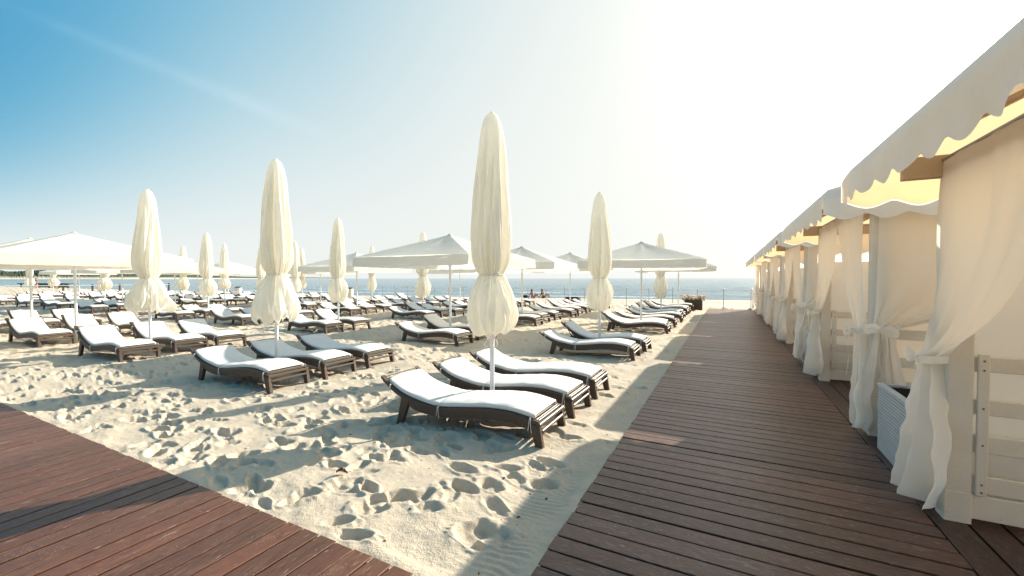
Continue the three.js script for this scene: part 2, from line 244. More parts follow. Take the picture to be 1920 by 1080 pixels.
// ------------------------------------------------------------------ the sea, the far shore
{
  const wn = createNoise2D(rngOf(31));
  const wb = tex(1024, 1024, (u, v) => 0.5 + 0.22 * tile(u, v * 1, 9, 1) + 0.16 * tile(u, v, 23, 2) + 0.1 * tile(u, v, 60, 3));
  M.water = new THREE.MeshPhysicalMaterial({ color: lin(0.035, 0.15, 0.205), roughness: 0.12, ior: 1.33, bumpMap: wb, bumpScale: 0.2 });
  const rad = []; for (let dy = 40; dy > 1.2; dy -= 0.16) rad.push(419 * 2 / dy); for (let r = 700; r < 16000; r *= 1.35) rad.push(r);
  const na = 700, p = [], uv = [], ix = [];
  for (const r of rad) for (let i = 0; i <= na; i++) {
    const t = lerp(-1.75, 1.2, i / na), x = Math.sin(t) * r, a = Math.cos(t) * r, sd = clamp((a - shoreAt(x)) / 40, 0, 1);
    const amp = (0.035 + 0.05 * sd) * clamp(1.4 - r / 400, 0, 1);
    const y = -0.35 + amp * (wn(x * 0.09, a * 0.32) + 0.5 * wn(x * 0.25 + 7, a * 0.75) + 0.25 * wn(x * 0.7, a * 1.6));
    p.push(x, y, -a); uv.push(x / 22, a / 9);
  }
  for (let j = 0; j < rad.length - 1; j++) for (let i = 0; i < na; i++) { const a = j * (na + 1) + i, b = a + 1, c = a + na + 1, d = c + 1; ix.push(a, b, c, b, d, c); }
  const g = new THREE.BufferGeometry(); g.setAttribute('position', new THREE.Float32BufferAttribute(p, 3)); g.setAttribute('uv', new THREE.Float32BufferAttribute(uv, 2)); g.setIndex(ix); g.computeVertexNormals();
  struct('sea', g, M.water);
  // lines of foam where the small waves break
  M.foam = new THREE.MeshStandardMaterial({ color: lin(0.8, 0.82, 0.82), roughness: 0.9 });
  const fr = rngOf(41), strips = [];
  for (let k = 0; k < 26; k++) {
    const x0 = -90 + fr() * 110, len = 5 + fr() * 16, off = k < 9 ? 0.15 + fr() * 0.5 : 1.5 + fr() * 16, wd = 0.12 + fr() * 0.22, ph = fr() * 9;
    strips.push(grid(40, 2, (u, v) => { const x = x0 + u * len, w = wd * Math.sin(Math.PI * u) * (0.7 + 0.5 * N(x * 1.5, ph)), a = shoreAt(x) + off + 0.7 * N(x * 0.12, ph) + 0.15 * N(x * 0.9, ph); return [x, -0.3 + 0.035 * Math.sin(Math.PI * v) + (off < 1 ? 0.01 : 0.05), -(a + (v - 0.5) * w)]; }));
  }
  tag(part('wave_foam', mergeGeometries(strips), M.foam, scene), 'thin white foam lines of small waves near the beach', 'foam', null, 'stuff');
  // wooded far shore on the left, with its strip of pale beach
  const hillM = new THREE.MeshStandardMaterial({ roughness: 1, vertexColors: true }), hp = [], hc = [], hi = [], nh = 900, nl = 10, hn = createNoise2D(rngOf(51));
  for (let i = 0; i <= nh; i++) {
    const px = lerp(-700, 640, i / nh), t = Math.atan((px - 960) / 785) - 0.4763, D = 1500 + 500 * sstep(200, 600, px), top = (17 + 3 * hn(px / 90, 1)) * (1 - 0.82 * sstep(120, 620, px)) + 1;
    for (let j = 0; j <= nl; j++) {
      const v = j / nl, rr = D + v * 110, x = Math.sin(t) * rr, a = Math.cos(t) * rr, lump = hn(px * 0.9, v * 6) * 2.2 + hn(px * 0.33, v * 3 + 9) * 1.6;
      const y = j === 0 ? -1 : j === 1 ? 1.6 : 1.6 + top * Math.sin(Math.min(1, v * 1.1) * Math.PI / 2) + lump * Math.min(1, v * 3) * 0.8 * (top / 18);
      hp.push(x, y, -a); const s = j <= 1 ? [0.5, 0.45, 0.36] : [0.045 + 0.02 * hn(px * 0.5, v * 9), 0.062 + 0.02 * hn(px * 0.4, v * 8), 0.035]; hc.push(...s);
    }
  }
  for (let i = 0; i < nh; i++) for (let j = 0; j < nl; j++) { const a = i * (nl + 1) + j, b = a + 1, c = a + nl + 1, d = c + 1; hi.push(a, c, b, b, c, d); }
  const hg = new THREE.BufferGeometry(); hg.setAttribute('position', new THREE.Float32BufferAttribute(hp, 3)); hg.setAttribute('color', new THREE.Float32BufferAttribute(hc, 3)); hg.setIndex(hi); hg.computeVertexNormals();
  struct('hills', hg, hillM);
}

// ------------------------------------------------------------------ boardwalks
function plankGeo(len, wid, th, band, u0) { // lies along x, top at y = 0, chamfered top edges; uv in the band of its board
  const c = 0.0025, w = wid / 2, gr = 0.009, prof = [[-w + gr, -th], [-w + gr, -0.007], [-w, -0.006], [-w, -c], [-w + c, 0], [w - c, 0], [w, -c], [w, -0.006], [w - gr, -0.007], [w - gr, -th]], np = prof.length, p = [], uv = [], ix = [];
  const acc = [0]; for (let i = 1; i < np; i++) acc.push(acc[i - 1] + Math.hypot(prof[i][0] - prof[i - 1][0], prof[i][1] - prof[i - 1][1]));
  const uvOf = (s, k) => [u0 + s * len / 2.4, (band + 0.06 + 0.88 * acc[k] / acc[np - 1]) / 8];
  for (let k = 0; k < np - 1; k++) { const b = p.length / 3; for (const s of [0, 1]) for (const q of [k, k + 1]) { p.push((s - 0.5) * len, prof[q][1], prof[q][0]); uv.push(...uvOf(s, q)); } ix.push(b, b + 1, b + 2, b + 1, b + 3, b + 2); }
  for (const s of [0, 1]) { const b = p.length / 3; prof.forEach((q, k) => { p.push((s - 0.5) * len, q[1], q[0]); uv.push(...uvOf(s, k)); }); for (const [e, f, g, h] of [[0, 1, 8, 9], [2, 3, 6, 7], [3, 4, 5, 6]]) s ? ix.push(b + e, b + f, b + g, b + e, b + g, b + h) : ix.push(b + e, b + g, b + f, b + e, b + h, b + g); }
  const g = new THREE.BufferGeometry(); g.setAttribute('position', new THREE.Float32BufferAttribute(p, 3)); g.setAttribute('uv', new THREE.Float32BufferAttribute(uv, 2)); g.setIndex(ix);
  const f = g.toNonIndexed(); f.computeVertexNormals(); return f;
}
const BR = rngOf(61);
function boardwalk(mats, acrossX, x0, x1, a0, a1, pitch, uneven) { // boards run across x (acrossX) or along the walk
  const g = structGroup('boardwalk'), len = acrossX ? x1 - x0 : a1 - a0, geos = [];
  for (let k = 0; k < 16; k++) geos.push(plankGeo(len, pitch - 0.0105 - (k % 4) * 0.0022, 0.032, k % 8, k * 0.37));
  const s0 = acrossX ? a0 : x0, s1 = acrossX ? a1 : x1;
  for (let s = s0 + pitch / 2; s < s1; s += pitch) {
    const m = part('plank', geos[Math.floor(BR() * 16)], mats[Math.floor(BR() * mats.length)], g), e = (BR() - 0.5) * uneven;
    if (acrossX) m.position.set((x0 + x1) / 2 + e, DECK - BR() * 0.003, -(s + (BR() - 0.5) * 0.004)); else { m.rotation.y = Math.PI / 2; m.position.set(s + (BR() - 0.5) * 0.004, DECK - BR() * 0.003, -((a0 + a1) / 2 + e)); }
    m.rotation.x = 0; if (acrossX) m.rotation.y = (BR() < 0.5 ? 0 : Math.PI) + (BR() - 0.5) * 0.002;
  }
  part('base_board', new THREE.BoxGeometry(x1 - x0 - 0.04, 0.05, a1 - a0 - 0.04).translate((x0 + x1) / 2, DECK - 0.065, -(a0 + a1) / 2), M.under, g);
  return g;
}
boardwalk(M.greyWood, true, -0.94, 1.225, -3.2, 24.6, 0.1525, 0.012);
boardwalk(M.redWood, false, -16, -0.945, -1.2, 1.757, 0.1525, 0.012);
boardwalk(M.greyWood, true, -25.2, -23.8, 1.9, 23.6, 0.1525, 0.02);
boardwalk(M.darkWood, false, 1.232, 4.3, -3.2, 25.4, 0.19, 0.0);

// ------------------------------------------------------------------ sun loungers
const LW = 0.33;
function railSweep(top, bot, x0, x1, zin, zout, n = 22) { // a curved board on edge
  const q = []; for (let i = 0; i <= n; i++) { const x = lerp(x0, x1, i / n); q.push([x, top(x), bot(x)]); }
  const p = [], uv = [], ix = [], c = 0.008, sg = Math.sign(zout - zin) || 1;
  const ring = ([x, t, b]) => [[x, b, zin], [x, t, zin], [x, t, zout - sg * c], [x, t - c, zout], [x, b, zout]];
  for (const r of q) { const R = ring(r); R.push(R[0]); let acc = 0; R.forEach((v, k) => { if (k) acc += Math.hypot(v[1] - R[k - 1][1], v[2] - R[k - 1][2]); p.push(...v); uv.push(r[0] * 2.2, acc * 2.2); }); }
  for (let i = 0; i < n; i++) for (let k = 0; k < 5; k++) { const a = i * 6 + k, b = a + 1, d = a + 6, e = d + 1; sg > 0 ? ix.push(a, b, d, b, e, d) : ix.push(a, d, b, b, d, e); }
  for (const i of [0, n]) { const b = i * 6; for (let k = 1; k < 4; k++) (i === 0) === (sg > 0) ? ix.push(b, b + k + 1, b + k) : ix.push(b, b + k, b + k + 1); }
  const g = new THREE.BufferGeometry(); g.setAttribute('position', new THREE.Float32BufferAttribute(p, 3)); g.setAttribute('uv', new THREE.Float32BufferAttribute(uv, 2)); g.setIndex(ix); const f = g.toNonIndexed(); f.computeVertexNormals(); return f;
}
function cushionGeo(base, x0, x1, half, th, seed) { // padded slab that follows the curve of the frame
  const nu = 28, nv = 24, sq = (a) => Math.sign(a) * Math.pow(Math.abs(a), 0.42);
  const g = grid(nu, nv, (u, v) => {
    const e = Math.min(1, Math.min(v, 1 - v) * (x1 - x0) / 0.03), cap = v === 0 || v === 1 ? 0.0 : Math.pow(Math.sin(e * Math.PI / 2), 0.6);
    const x = lerp(x0, x1, v === 0 || v === 1 ? v : lerp(0.004, 0.996, (v * nv - 1) / (nv - 2))), t = u * 2 * Math.PI, cz = sq(Math.cos(t)), cy = sq(Math.sin(t));
    const edge = 1 - Math.pow(Math.abs(cz), 8);
    const puff = cy > 0 ? 0.012 * (1 - cz * cz) + 0.006 * N(x * 4 + seed, cz * 1.5) + 0.003 * N2(x * 11, cz * 4 + seed) : 0;
    const z = cz * (half - 0.014 * (1 - cap)), y = base(x) + th / 2 + cy * (th / 2) * (0.35 + 0.65 * cap) + puff * edge * cap;
    return [x, y, -z, x, z];
  });
  return weldU(g, nu, nv);
}
function makeLounger(raised, ornate) {
  const o = new THREE.Group();
  const top = curve(raised ? [[-1.14, 0.6], [-1.0, 0.49], [-0.84, 0.375], [-0.6, 0.265], [-0.36, 0.218], [-0.04, 0.25], [0.21, 0.28], [0.44, 0.29], [0.62, 0.275], [0.83, 0.235]] : [[-1.2, 0.475], [-1.04, 0.365], [-0.86, 0.285], [-0.57, 0.225], [-0.35, 0.213], [-0.04, 0.25], [0.21, 0.28], [0.44, 0.29], [0.62, 0.275], [0.83, 0.235]]);
  const hx = raised ? -1.14 : -1.2, bot = (x) => top(x) - (x < -0.9 ? 0.042 : x < -0.74 ? lerp(0.042, 0.108, sstep(-0.9, -0.74, x)) : 0.108);
  for (const s of [-1, 1]) {
    const r = part('side_rail', railSweep((x) => top(x) - 0.018, bot, hx + 0.02, 0.82, s * (LW - 0.045), s * LW), M.wicker, o);
    part('rail_trim', railSweep(top, (x) => top(x) - 0.026, hx, 0.84, s * (LW - 0.055), s * (LW + 0.006)), M.wickerPlain, r);
    for (const [b0, b1, t0, t1, yt] of [[-0.975, -0.915, -0.88, -0.775, 0.285], [0.835, 0.895, 0.735, 0.84, 0.225]]) {
      const sh = new THREE.Shape([[b0, -0.12], [b1, -0.12], [t1, yt - 0.04], [t0, yt - 0.005]].map((q) => new THREE.Vector2(...q)));
      const lg = new THREE.ExtrudeGeometry(sh, { depth: 0.042, bevelEnabled: true, bevelSize: 0.005, bevelThickness: 0.005, bevelSegments: 1 }); lg.translate(0, 0, s > 0 ? LW - 0.04 : -LW - 0.002);
      part('leg', lg, M.wicker, o);
    }
  }
  // woven bed under the cushions
  const bed = railSweep((x) => top(x) - 0.012, (x) => top(x) - 0.03, hx + 0.03, 0.8, -(LW - 0.047), LW - 0.047);
  part('woven_bed', bed, M.wicker, o);
  part('crossbar', cbox(0.035, 0.04, 2 * LW - 0.004, 0.006, 0.835, 0.205, 0), M.slat, o);
  part('crossbar', cbox(0.03, 0.03, 2 * LW - 0.1, 0.006, 0.845, 0.135, 0), M.slat, o);
  part('crossbar', cbox(0.035, 0.035, 2 * LW - 0.1, 0.006, -0.86, 0.2, 0), M.wickerPlain, o);
  for (const s of [-1, 1]) part('prop_bar', bar([hx + 0.1, top(hx + 0.1) - 0.04, s * 0.22], [-0.86, 0.2, s * 0.25], 0.009, 5), M.wickerPlain, o);
  if (ornate) { // slats left bare at the head and the foot
    for (let k = 0; k < 4; k++) { const x = hx + 0.02 + k * 0.027; part('slat', cbox(0.013, 0.012, 2 * LW - 0.1, 0.003, x, top(x) - 0.002, 0), M.slat, o); }
    for (let k = 0; k < 3; k++) { const x = 0.765 + k * 0.024; part('slat', cbox(0.012, 0.012, 2 * LW - 0.1, 0.003, x, top(x) - 0.002, 0), M.slat, o); }
  }
  const cb = (x) => top(x) - 0.008;
  part('back_cushion', cushionGeo(cb, hx + 0.1, -0.385, 0.3, 0.062, raised ? 3 : 8), M.cushion, o);
  part('seat_cushion', cushionGeo(cb, -0.38, 0.775, 0.3, 0.062, raised ? 13 : 28), M.cushion, o);
  if (ornate) for (const s of [-1, 1]) for (const x of [-0.37, 0.74, hx + 0.14]) {
    const z = s * (LW + 0.012), y = top(x) + 0.008, l = x > 0 ? 0.12 : x < -0.5 ? 0.08 : 0.1;
    part('tie_string', mergeGeometries([tube([[x, y, s * 0.3], [x + 0.004, y + 0.004, z], [x - 0.006, y - l * 0.6, z + s * 0.004], [x - 0.016, y - l, z + s * 0.002]], 0.0035), tube([[x, y, s * 0.3], [x + 0.012, y + 0.002, z], [x + 0.016, y - l * 0.5, z + s * 0.006], [x + 0.022, y - l * 1.15, z]], 0.0035)]), M.string, o);
  }
  return o;
}
const KINDS = [makeLounger(false, true), makeLounger(false, false), makeLounger(true, true), makeLounger(true, false)];
const ORD = ['first', 'second', 'third', 'fourth', 'fifth', 'sixth', 'seventh', 'eighth', 'ninth', 'tenth', 'eleventh', 'twelfth'];
function seen(x, a) { const X = x * Math.cos(0.4763) + a * Math.sin(0.4763), D = -x * Math.sin(0.4763) + a * Math.cos(0.4763); return D > 0.5 ? 960 + 785 * X / D : -9999; }
const LR = rngOf(71);
ROWS.forEach((row, ri) => COLS.forEach((cx, ci) => {
  if (seen(cx + 0.9, row[0]) < -30 || (ri === 4 && cx < -42) || (ri === 3 && cx < -50)) return;
  const offs = ri === 1 && ci < 3 ? row.slice(0, 2) : ri === 2 && ci === 2 ? row.slice(0, 3) : row;
  offs.forEach((a0, k) => {
    const near = Math.hypot(cx, a0) < 13, raised = (ri === 0 && ci >= 2) || (ri > 0 && LR() < 0.25), o = KINDS[(raised ? 2 : 0) + (near ? 0 : 1)].clone();
    const j = ri || ci ? 1 : 0, x = cx + j * (LR() - 0.5) * 0.16, a = a0 + j * (LR() - 0.5) * 0.1;
    const hs = [[-0.94, -0.3], [-0.94, 0.3], [0.86, -0.3], [0.86, 0.3]].map(([u, w]) => sandHeight(x + u, a + w));
    o.name = numbered('sun_lounger'); o.position.set(x, Math.max(...hs) * 0.5 + (hs.reduce((p, q) => p + q, 0) / 4) * 0.5 + 0.012, -a); o.rotation.y = (LR() - 0.5) * (ri || ci ? 0.09 : 0.03);
    scene.add(o);
    const place = offs.length === 2 ? ['nearer lounger of the pair', 'farther lounger of the pair'][k] : ['nearest lounger of the three', 'middle lounger of the three', 'farthest lounger of the three'][k];
    tag(o, `white-cushioned ${place} in ${ORD[ri]} row, ${ORD[ci]} bay left of the boardwalk`, 'sun lounger', 'wicker sun loungers in rows on the sand');
  });
}));

// ------------------------------------------------------------------ closed parasols
function furledGeo(H, seed, o) { // one cloth hanging in folds round the pole, drawn in at the waist, flaring below
  const r = rngOf(seed), nu = o.fine ? 216 : 110, nv = o.fine ? 120 : 70, nc = o.lobes ?? 9, cr = [];
  let t = 0; for (let i = 0; i < nc; i++) { t += 0.45 + r(); cr.push(t); } for (let i = 0; i < nc; i++) cr[i] = cr[i] / t; // crease positions 0..1
  const dep = cr.map(() => 0.35 + 0.75 * r()), s0 = cr.map(() => r() * 0.25), ph = r() * 10, tw = (r() - 0.5) * 0.16;
  const { waist, bottom, flare } = o, open = o.open ?? 0;
  const R = curve([[0, 0.014], [0.008, 0.05], [0.035, 0.092], [0.12, 0.14], [0.3, 0.183], [0.46, 0.215], [0.62, 0.242], [0.78, o.belly ?? 0.262], [0.88, 0.25], [0.95, 0.205], [1.0, 0.148], [1.03, 0.175], [1.08, flare * lerp(0.78, 0.6, open)], [1.18, flare * lerp(0.98, 0.78, open)], [1.3, flare * lerp(1.02, 0.92, open)], [1.42, flare * lerp(0.92, 1.02, open)], [1.5, flare * lerp(0.72, 0.98, open)], [1.55, flare * lerp(0.42, 0.86, open)]]);
  const tilt = [(r() - 0.5) * 0.06, (r() - 0.5) * 0.06], rag = o.ragged ?? 0.6;
  const g = grid(nu, nv, (u, v) => {
    const s = v * 1.55, ang = u * 2 * Math.PI, ca = Math.cos(ang), sa = Math.sin(ang), below = sstep(1.0, 1.14, s), up = 1 - sstep(0.9, 1.02, s);
    let cut = 0; // sharp creases between broad smooth panels
    for (let i = 0; i < nc; i++) { let d = Math.abs(((u + tw * s + 0.02 * Math.sin(s * 4 + i * 2 + ph) - cr[i]) % 1 + 1.5) % 1 - 0.5); const w = 0.011 + 0.011 * dep[i]; cut += dep[i] * (s > 1.05 && i % 3 ? 0.35 : 1) * Math.exp(-Math.pow(d / w, 1.3)) * sstep(s0[i], s0[i] + 0.25, s) * (s < 1 ? 1 : 0.75 + 0.5 * N(i * 3.1, s * 2)); }
    const soft = 0.075 * N(ca * 1.1 + seed, sa * 1.1 + s * 1.3) * sstep(0.05, 0.35, s) + 0.035 * N2(ca * 2.6 + seed, sa * 2.6 + s * 1.1) * sstep(0.1, 0.5, s) + 0.03 * (0.4 - Math.abs(N(ca * 3.6 + seed * 2, sa * 3.6 + s * 0.7))) * sstep(0.12, 0.4, s) + 0.014 * N2(ca * 7 + s * 5 + seed, sa * 7 - s * 2) * sstep(0.3, 0.8, s);
    const pl = N(ca * 5 + seed, sa * 5 + 0.8 * s), pleat = (0.13 * pl + 0.06 * Math.sin(u * 2 * Math.PI * 23 + ph + 3 * pl)) * (s < 1 ? Math.exp(-Math.pow((1 - s) / 0.13, 1.2)) : Math.exp(-(s - 1) / 0.11));
    const lob = Math.abs(N(ca * 1.25 + seed * 0.7, sa * 1.25 + 3)), big = below * rag * (0.55 * lob - 0.16 + 0.2 * N(ca * 2.4 + seed, sa * 2.4 + s * 2.2)) * sstep(1.05, 1.4, s);
    const rad = R(s) * (1 - 0.55 * Math.min(1, cut) + soft + pleat + big);
    let y = s <= 1 ? H - (H - waist) * s : waist - (waist - bottom) * (s - 1) / 0.55;
    y += below * sstep(1.15, 1.5, s) * (rag * (0.14 * N(ca * 1.5 + seed, sa * 1.5 + 9) + 0.08 * lob) + 0.025 * N(ca * 4 + seed, sa * 4));
    const b = sstep(0.15, 0.7, s) * up;
    return [ca * rad + tilt[0] * b, y, sa * rad + tilt[1] * b, u * 1.6, y * 0.5];
  });
  return weldU(g, nu, nv);
}
function closedParasol(x, a, H, label, seed, o = {}) {
  o = { waist: 1.66, bottom: 0.84, flare: 0.3, ...o };
  const t = thing('closed_parasol', label, 'parasol', x, 0, -a, 0, 'closed cream parasols on the beach');
  if (seed > 501) { t.rotation.x = 0.014 * Math.sin(seed * 1.7); t.rotation.z = 0.016 * Math.sin(seed * 3.1); }
  part('pole', bar([0, -0.3, 0], [0, H - 0.08, 0], 0.029, 14), M.metal, t);
  const c = part('furled_canopy', furledGeo(H, seed, o), M.canopy, t);
  const cap = new THREE.SphereGeometry(0.036, 14, 8, 0, 6.2832, 0, 1.7); cap.scale(1, 0.9, 1); cap.translate(0, H - 0.012, 0); part('cap', cap, M.canopy, c);
  const band = new THREE.TorusGeometry(0.15, 0.0075, 6, 40); band.rotateX(Math.PI / 2); band.translate(0, o.waist, 0); part('tie_band', band, M.string, c);
  const kx = 0.11, kz = 0.12; // knot on the side that faces the walk
  part('tie_knot', mergeGeometries([new THREE.SphereGeometry(0.018, 8, 6).translate(kx, o.waist, kz), new THREE.TorusGeometry(0.022, 0.005, 5, 12).rotateY(0.6).translate(kx + 0.03, o.waist + 0.008, kz + 0.01), tube([[kx, o.waist, kz], [kx + 0.02, o.waist - 0.04, kz + 0.02], [kx + 0.015, o.waist - 0.11, kz + 0.03]], 0.004, 8)]), M.string, c);
  part('ferrule', new THREE.CylinderGeometry(0.036, 0.036, 0.07, 14).translate(0, o.bottom + 0.02, 0), M.metal, t);
  return t;
}
const u1 = closedParasol(-2.6, 4.5, 3.68, 'tallest closed cream parasol, standing among the nearest three loungers by the boardwalk', 501, { fine: 1, open: 0.5, flare: 0.3, lobes: 8, ragged: 0.55, waist: 1.69, bottom: 0.98 });
closedParasol(-6.86, 4.5, 3.66, 'closed cream parasol with wide flared skirt, second along the nearest row of loungers', 512, { fine: 1, open: 0.9, flare: 0.345, ragged: 0.7, lobes: 11, waist: 1.72, bottom: 0.93 });
closedParasol(-11.25, 4.5, 3.58, 'closed cream parasol with ragged skirt, in front of the big open parasol at left', 523, { fine: 1, open: 0.8, flare: 0.35, ragged: 1, lobes: 10, waist: 1.66, bottom: 0.96 });
closedParasol(-2.58, 9.34, 3.58, 'closed cream parasol beside the boardwalk, above the second pair of loungers', 534, { fine: 1, flare: 0.28, lobes: 6, ragged: 0.4, bottom: 0.93 });
closedParasol(-11.1, 9.36, 3.56, 'closed cream parasol left of the square open one, among the second row of loungers', 545, { flare: 0.29, ragged: 0.4, bottom: 0.9 });
closedParasol(-19.55, 9.85, 3.58, 'left one of two closed parasols standing close together in the left middle distance', 556, { flare: 0.29, ragged: 0.4, bottom: 0.9 });
closedParasol(-26.8, 14.4, 3.72, 'right one of two closed parasols standing close together in the left middle distance', 567, { flare: 0.27, bottom: 1.0 });
closedParasol(-20.3, 14.45, 3.62, 'slim closed parasol just right of the wide flared one, front of an overlapping two', 578, { flare: 0.25, bottom: 0.95 });
closedParasol(-26.4, 19.25, 3.72, 'closed parasol half hidden behind the slim one, right of the wide flared parasol', 589, { flare: 0.24, bottom: 0.95 });
closedParasol(-26.9, 16.65, 3.75, 'closed parasol mostly hidden behind the left edge of the wide flared parasol', 590, { flare: 0.25, bottom: 0.95 });
closedParasol(-19.5, 18.95, 3.62, 'closed parasol whose tip and skirt show above and below the square open parasol, left', 601, { flare: 0.24, lobes: 7, ragged: 0.5, bottom: 0.85, waist: 1.8 });
closedParasol(-11.4, 13.9, 3.58, 'closed parasol behind the square open one, its skirt beside the open pole', 612, { flare: 0.28, ragged: 0.9, lobes: 7, waist: 1.75, bottom: 0.84 });
closedParasol(-2.5, 18.6, 3.55, 'small closed parasol far along the boardwalk, behind a grey-lit open parasol', 623, { flare: 0.25, ragged: 0.7, lobes: 7, waist: 1.78, bottom: 0.86 });
closedParasol(-29.8, 13.6, 3.62, 'closed parasol just right of the large ragged one, before the far open canopies', 634, { flare: 0.26, ragged: 1, lobes: 8, bottom: 0.95, waist: 1.75 });
closedParasol(-37.1, 12.4, 3.6, 'closed parasol with drooping skirt, seen below the big open parasol at left', 645, { flare: 0.33, ragged: 1, bottom: 0.85, waist: 1.7 });
closedParasol(-57.5, 15.5, 3.6, 'farther closed parasol below the leftmost canopies, right of two bathers', 656, { flare: 0.34, ragged: 1, bottom: 0.9, waist: 1.75 });
closedParasol(-60, 14.6, 3.6, 'leftmost closed parasol, partly behind an open parasol pole near two bathers', 667, { flare: 0.33, ragged: 0.8, bottom: 0.9, waist: 1.75 });
{ // pull strap and red grip below the nearest parasol's skirt
  part('pull_strap', mergeGeometries([tube([[0.02, 1.02, 0], [0.05, 0.93, 0.02], [0.09, 0.84, 0.03], [0.05, 0.8, 0.02], [0.0, 0.83, 0.02]], 0.007), tube([[-0.02, 1.02, 0], [-0.05, 0.9, 0.02], [-0.1, 0.82, 0.03], [-0.05, 0.8, 0.03]], 0.007)]), M.string, u1);
  part('grip', new THREE.CylinderGeometry(0.012, 0.014, 0.07, 8).translate(0.055, 0.94, 0.01), M.red, u1);
}

// ------------------------------------------------------------------ open parasols
function canopyGeo(half, top, eave) { // four-sided, each panel sagging a little between its ribs
  const gs = [];
  for (let q = 0; q < 4; q++) {
    const g = grid(20, 12, (u, v) => { const r = Math.max(0.0, v) * half, w = (u - 0.5) * 2 * r, sag = -0.055 * Math.pow(Math.sin(Math.PI * u), 2) * Math.sin(Math.PI * Math.min(1, v * 0.9)), d = r, m = Math.abs(u - 0.5) * 2; const cr = 0.03 * Math.pow(1 - m, 6) * Math.sin(Math.PI * v); return [w, lerp(top, eave, Math.pow(v, 0.96)) + sag + cr + 0.006 * N(u * 7 + q * 5, v * 5), d, w * 0.4, d * 0.4]; });
    g.rotateY(q * Math.PI / 2); gs.push(g);
  }
  return mergeGeometries(gs);
}
function valanceGeo(half, y0, y1, q) { const g = grid(36, 4, (u, v) => { const w = (u - 0.5) * 2 * half, wob = 0.014 * N(u * 5 + q * 9, v * 0.7) * v; return [w, lerp(y0, y1, v) - (v === 1 ? 0.008 * N(u * 7, q) : 0) + 0.012 * v * Math.pow(Math.abs(u - 0.5) * 2, 6), half + 0.004 + wob + 0.02 * v, w * 0.4, v * 0.1]; }); return g.rotateY(q * Math.PI / 2); }
function openParasol(x, a, label, o = {}) {
  o = { half: 1.75, top: 2.86, eave: 2.19, drop: 0.25, turn: 0, ...o };
  const t = thing('open_parasol', label, 'parasol', x, 0, -a, o.turn, 'open square parasols on the beach');
  part('pole', bar([0, -0.3, 0], [0, o.top - 0.03, 0], 0.031, 14), M.metal, t);
  const c = part('canopy', canopyGeo(o.half, o.top, o.eave), M.openCanopy, t);
  for (let q = 0; q < 4; q++) part('valance', valanceGeo(o.half, o.eave, o.eave - o.drop, q), M.openCanopy, c);
  part('cap', new THREE.CylinderGeometry(0.03, 0.075, 0.035, 12).translate(0, o.top + 0.006, 0), M.openCanopy, c);
  const slope = (o.top - o.eave) / o.half;
  for (let k = 0; k < 8; k++) {
    const L = k % 2 ? o.half * Math.SQRT2 : o.half, an = k * Math.PI / 4, e = [Math.sin(an) * L * 0.985, o.eave - 0.03, Math.cos(an) * L * 0.985], m = 0.52;
    const rb = part('rib', bar([0, o.top - 0.075, 0], e, 0.011, 5), M.metal, t);
    part('strut', bar([0, o.eave - 0.16, 0], [e[0] * m, lerp(o.top - 0.075, o.eave - 0.03, m), e[2] * m], 0.009, 5), M.metal, rb);
  }
  part('runner', new THREE.CylinderGeometry(0.055, 0.055, 0.09, 12).translate(0, o.eave - 0.16, 0), M.metal, t);
  return t;
}
openParasol(-15.2, 4.5, 'large open white parasol at left, its pole between the nearest loungers', { half: 1.85, top: 2.84 });
openParasol(-18.9, 4.62, 'open white parasol at the left edge, overlapped by the larger open parasol', { half: 1.85, top: 2.86 });
openParasol(-6.74, 9.38, 'open square parasol in mid picture, left of the tallest closed parasol', { top: 2.84 });
openParasol(-2.5, 14.0, 'open square parasol near the boardwalk, behind the second pair of loungers', { top: 2.82, turn: 0.14 });
openParasol(-6.85, 14.1, 'open parasol showing just right of the tallest closed parasol', { top: 2.83, turn: 0.1 });
openParasol(-15.4, 14.05, 'open parasol left of the mid-picture square one, behind a closed parasol', { top: 2.85 });
openParasol(-6.65, 18.9, 'small open parasol peeking out left of the closed one by the boardwalk', { top: 2.86, turn: 0.1 });
openParasol(-2.2, 22.4, 'open parasol farthest along the boardwalk, near the flower planter', { top: 2.85 });
openParasol(-11.0, 18.6, 'open parasol mostly hidden behind the tallest closed parasol', { top: 2.8, turn: 0.05 });
openParasol(-24.2, 19.0, 'far open parasol hidden behind the canopy left of the mid-picture square one', { half: 1.6, top: 2.75 });
openParasol(-31.2, 17, 'far open parasol right of two closed parasols standing close together', { top: 2.86 });
openParasol(-37.8, 18.3, 'small far open parasol left of two closed parasols standing close together', { top: 2.86 });
openParasol(-27.8, 12.3, 'open parasol emerging right of the large ragged closed parasol', { top: 2.8 });
openParasol(-33.4, 12, 'open parasol behind the big left one, its corner and pole below the canopy', { top: 2.82 });
openParasol(-46.5, 14, 'far open parasol under the big left canopy, thin pole beside its pole', { top: 2.8 });
openParasol(-36, 22.4, 'far open parasol by the fence, its pole beside a white bin', { top: 2.8 });
openParasol(-15.4, 22.5, 'far open parasol seen under the mid-picture square canopy', { top: 2.8 });

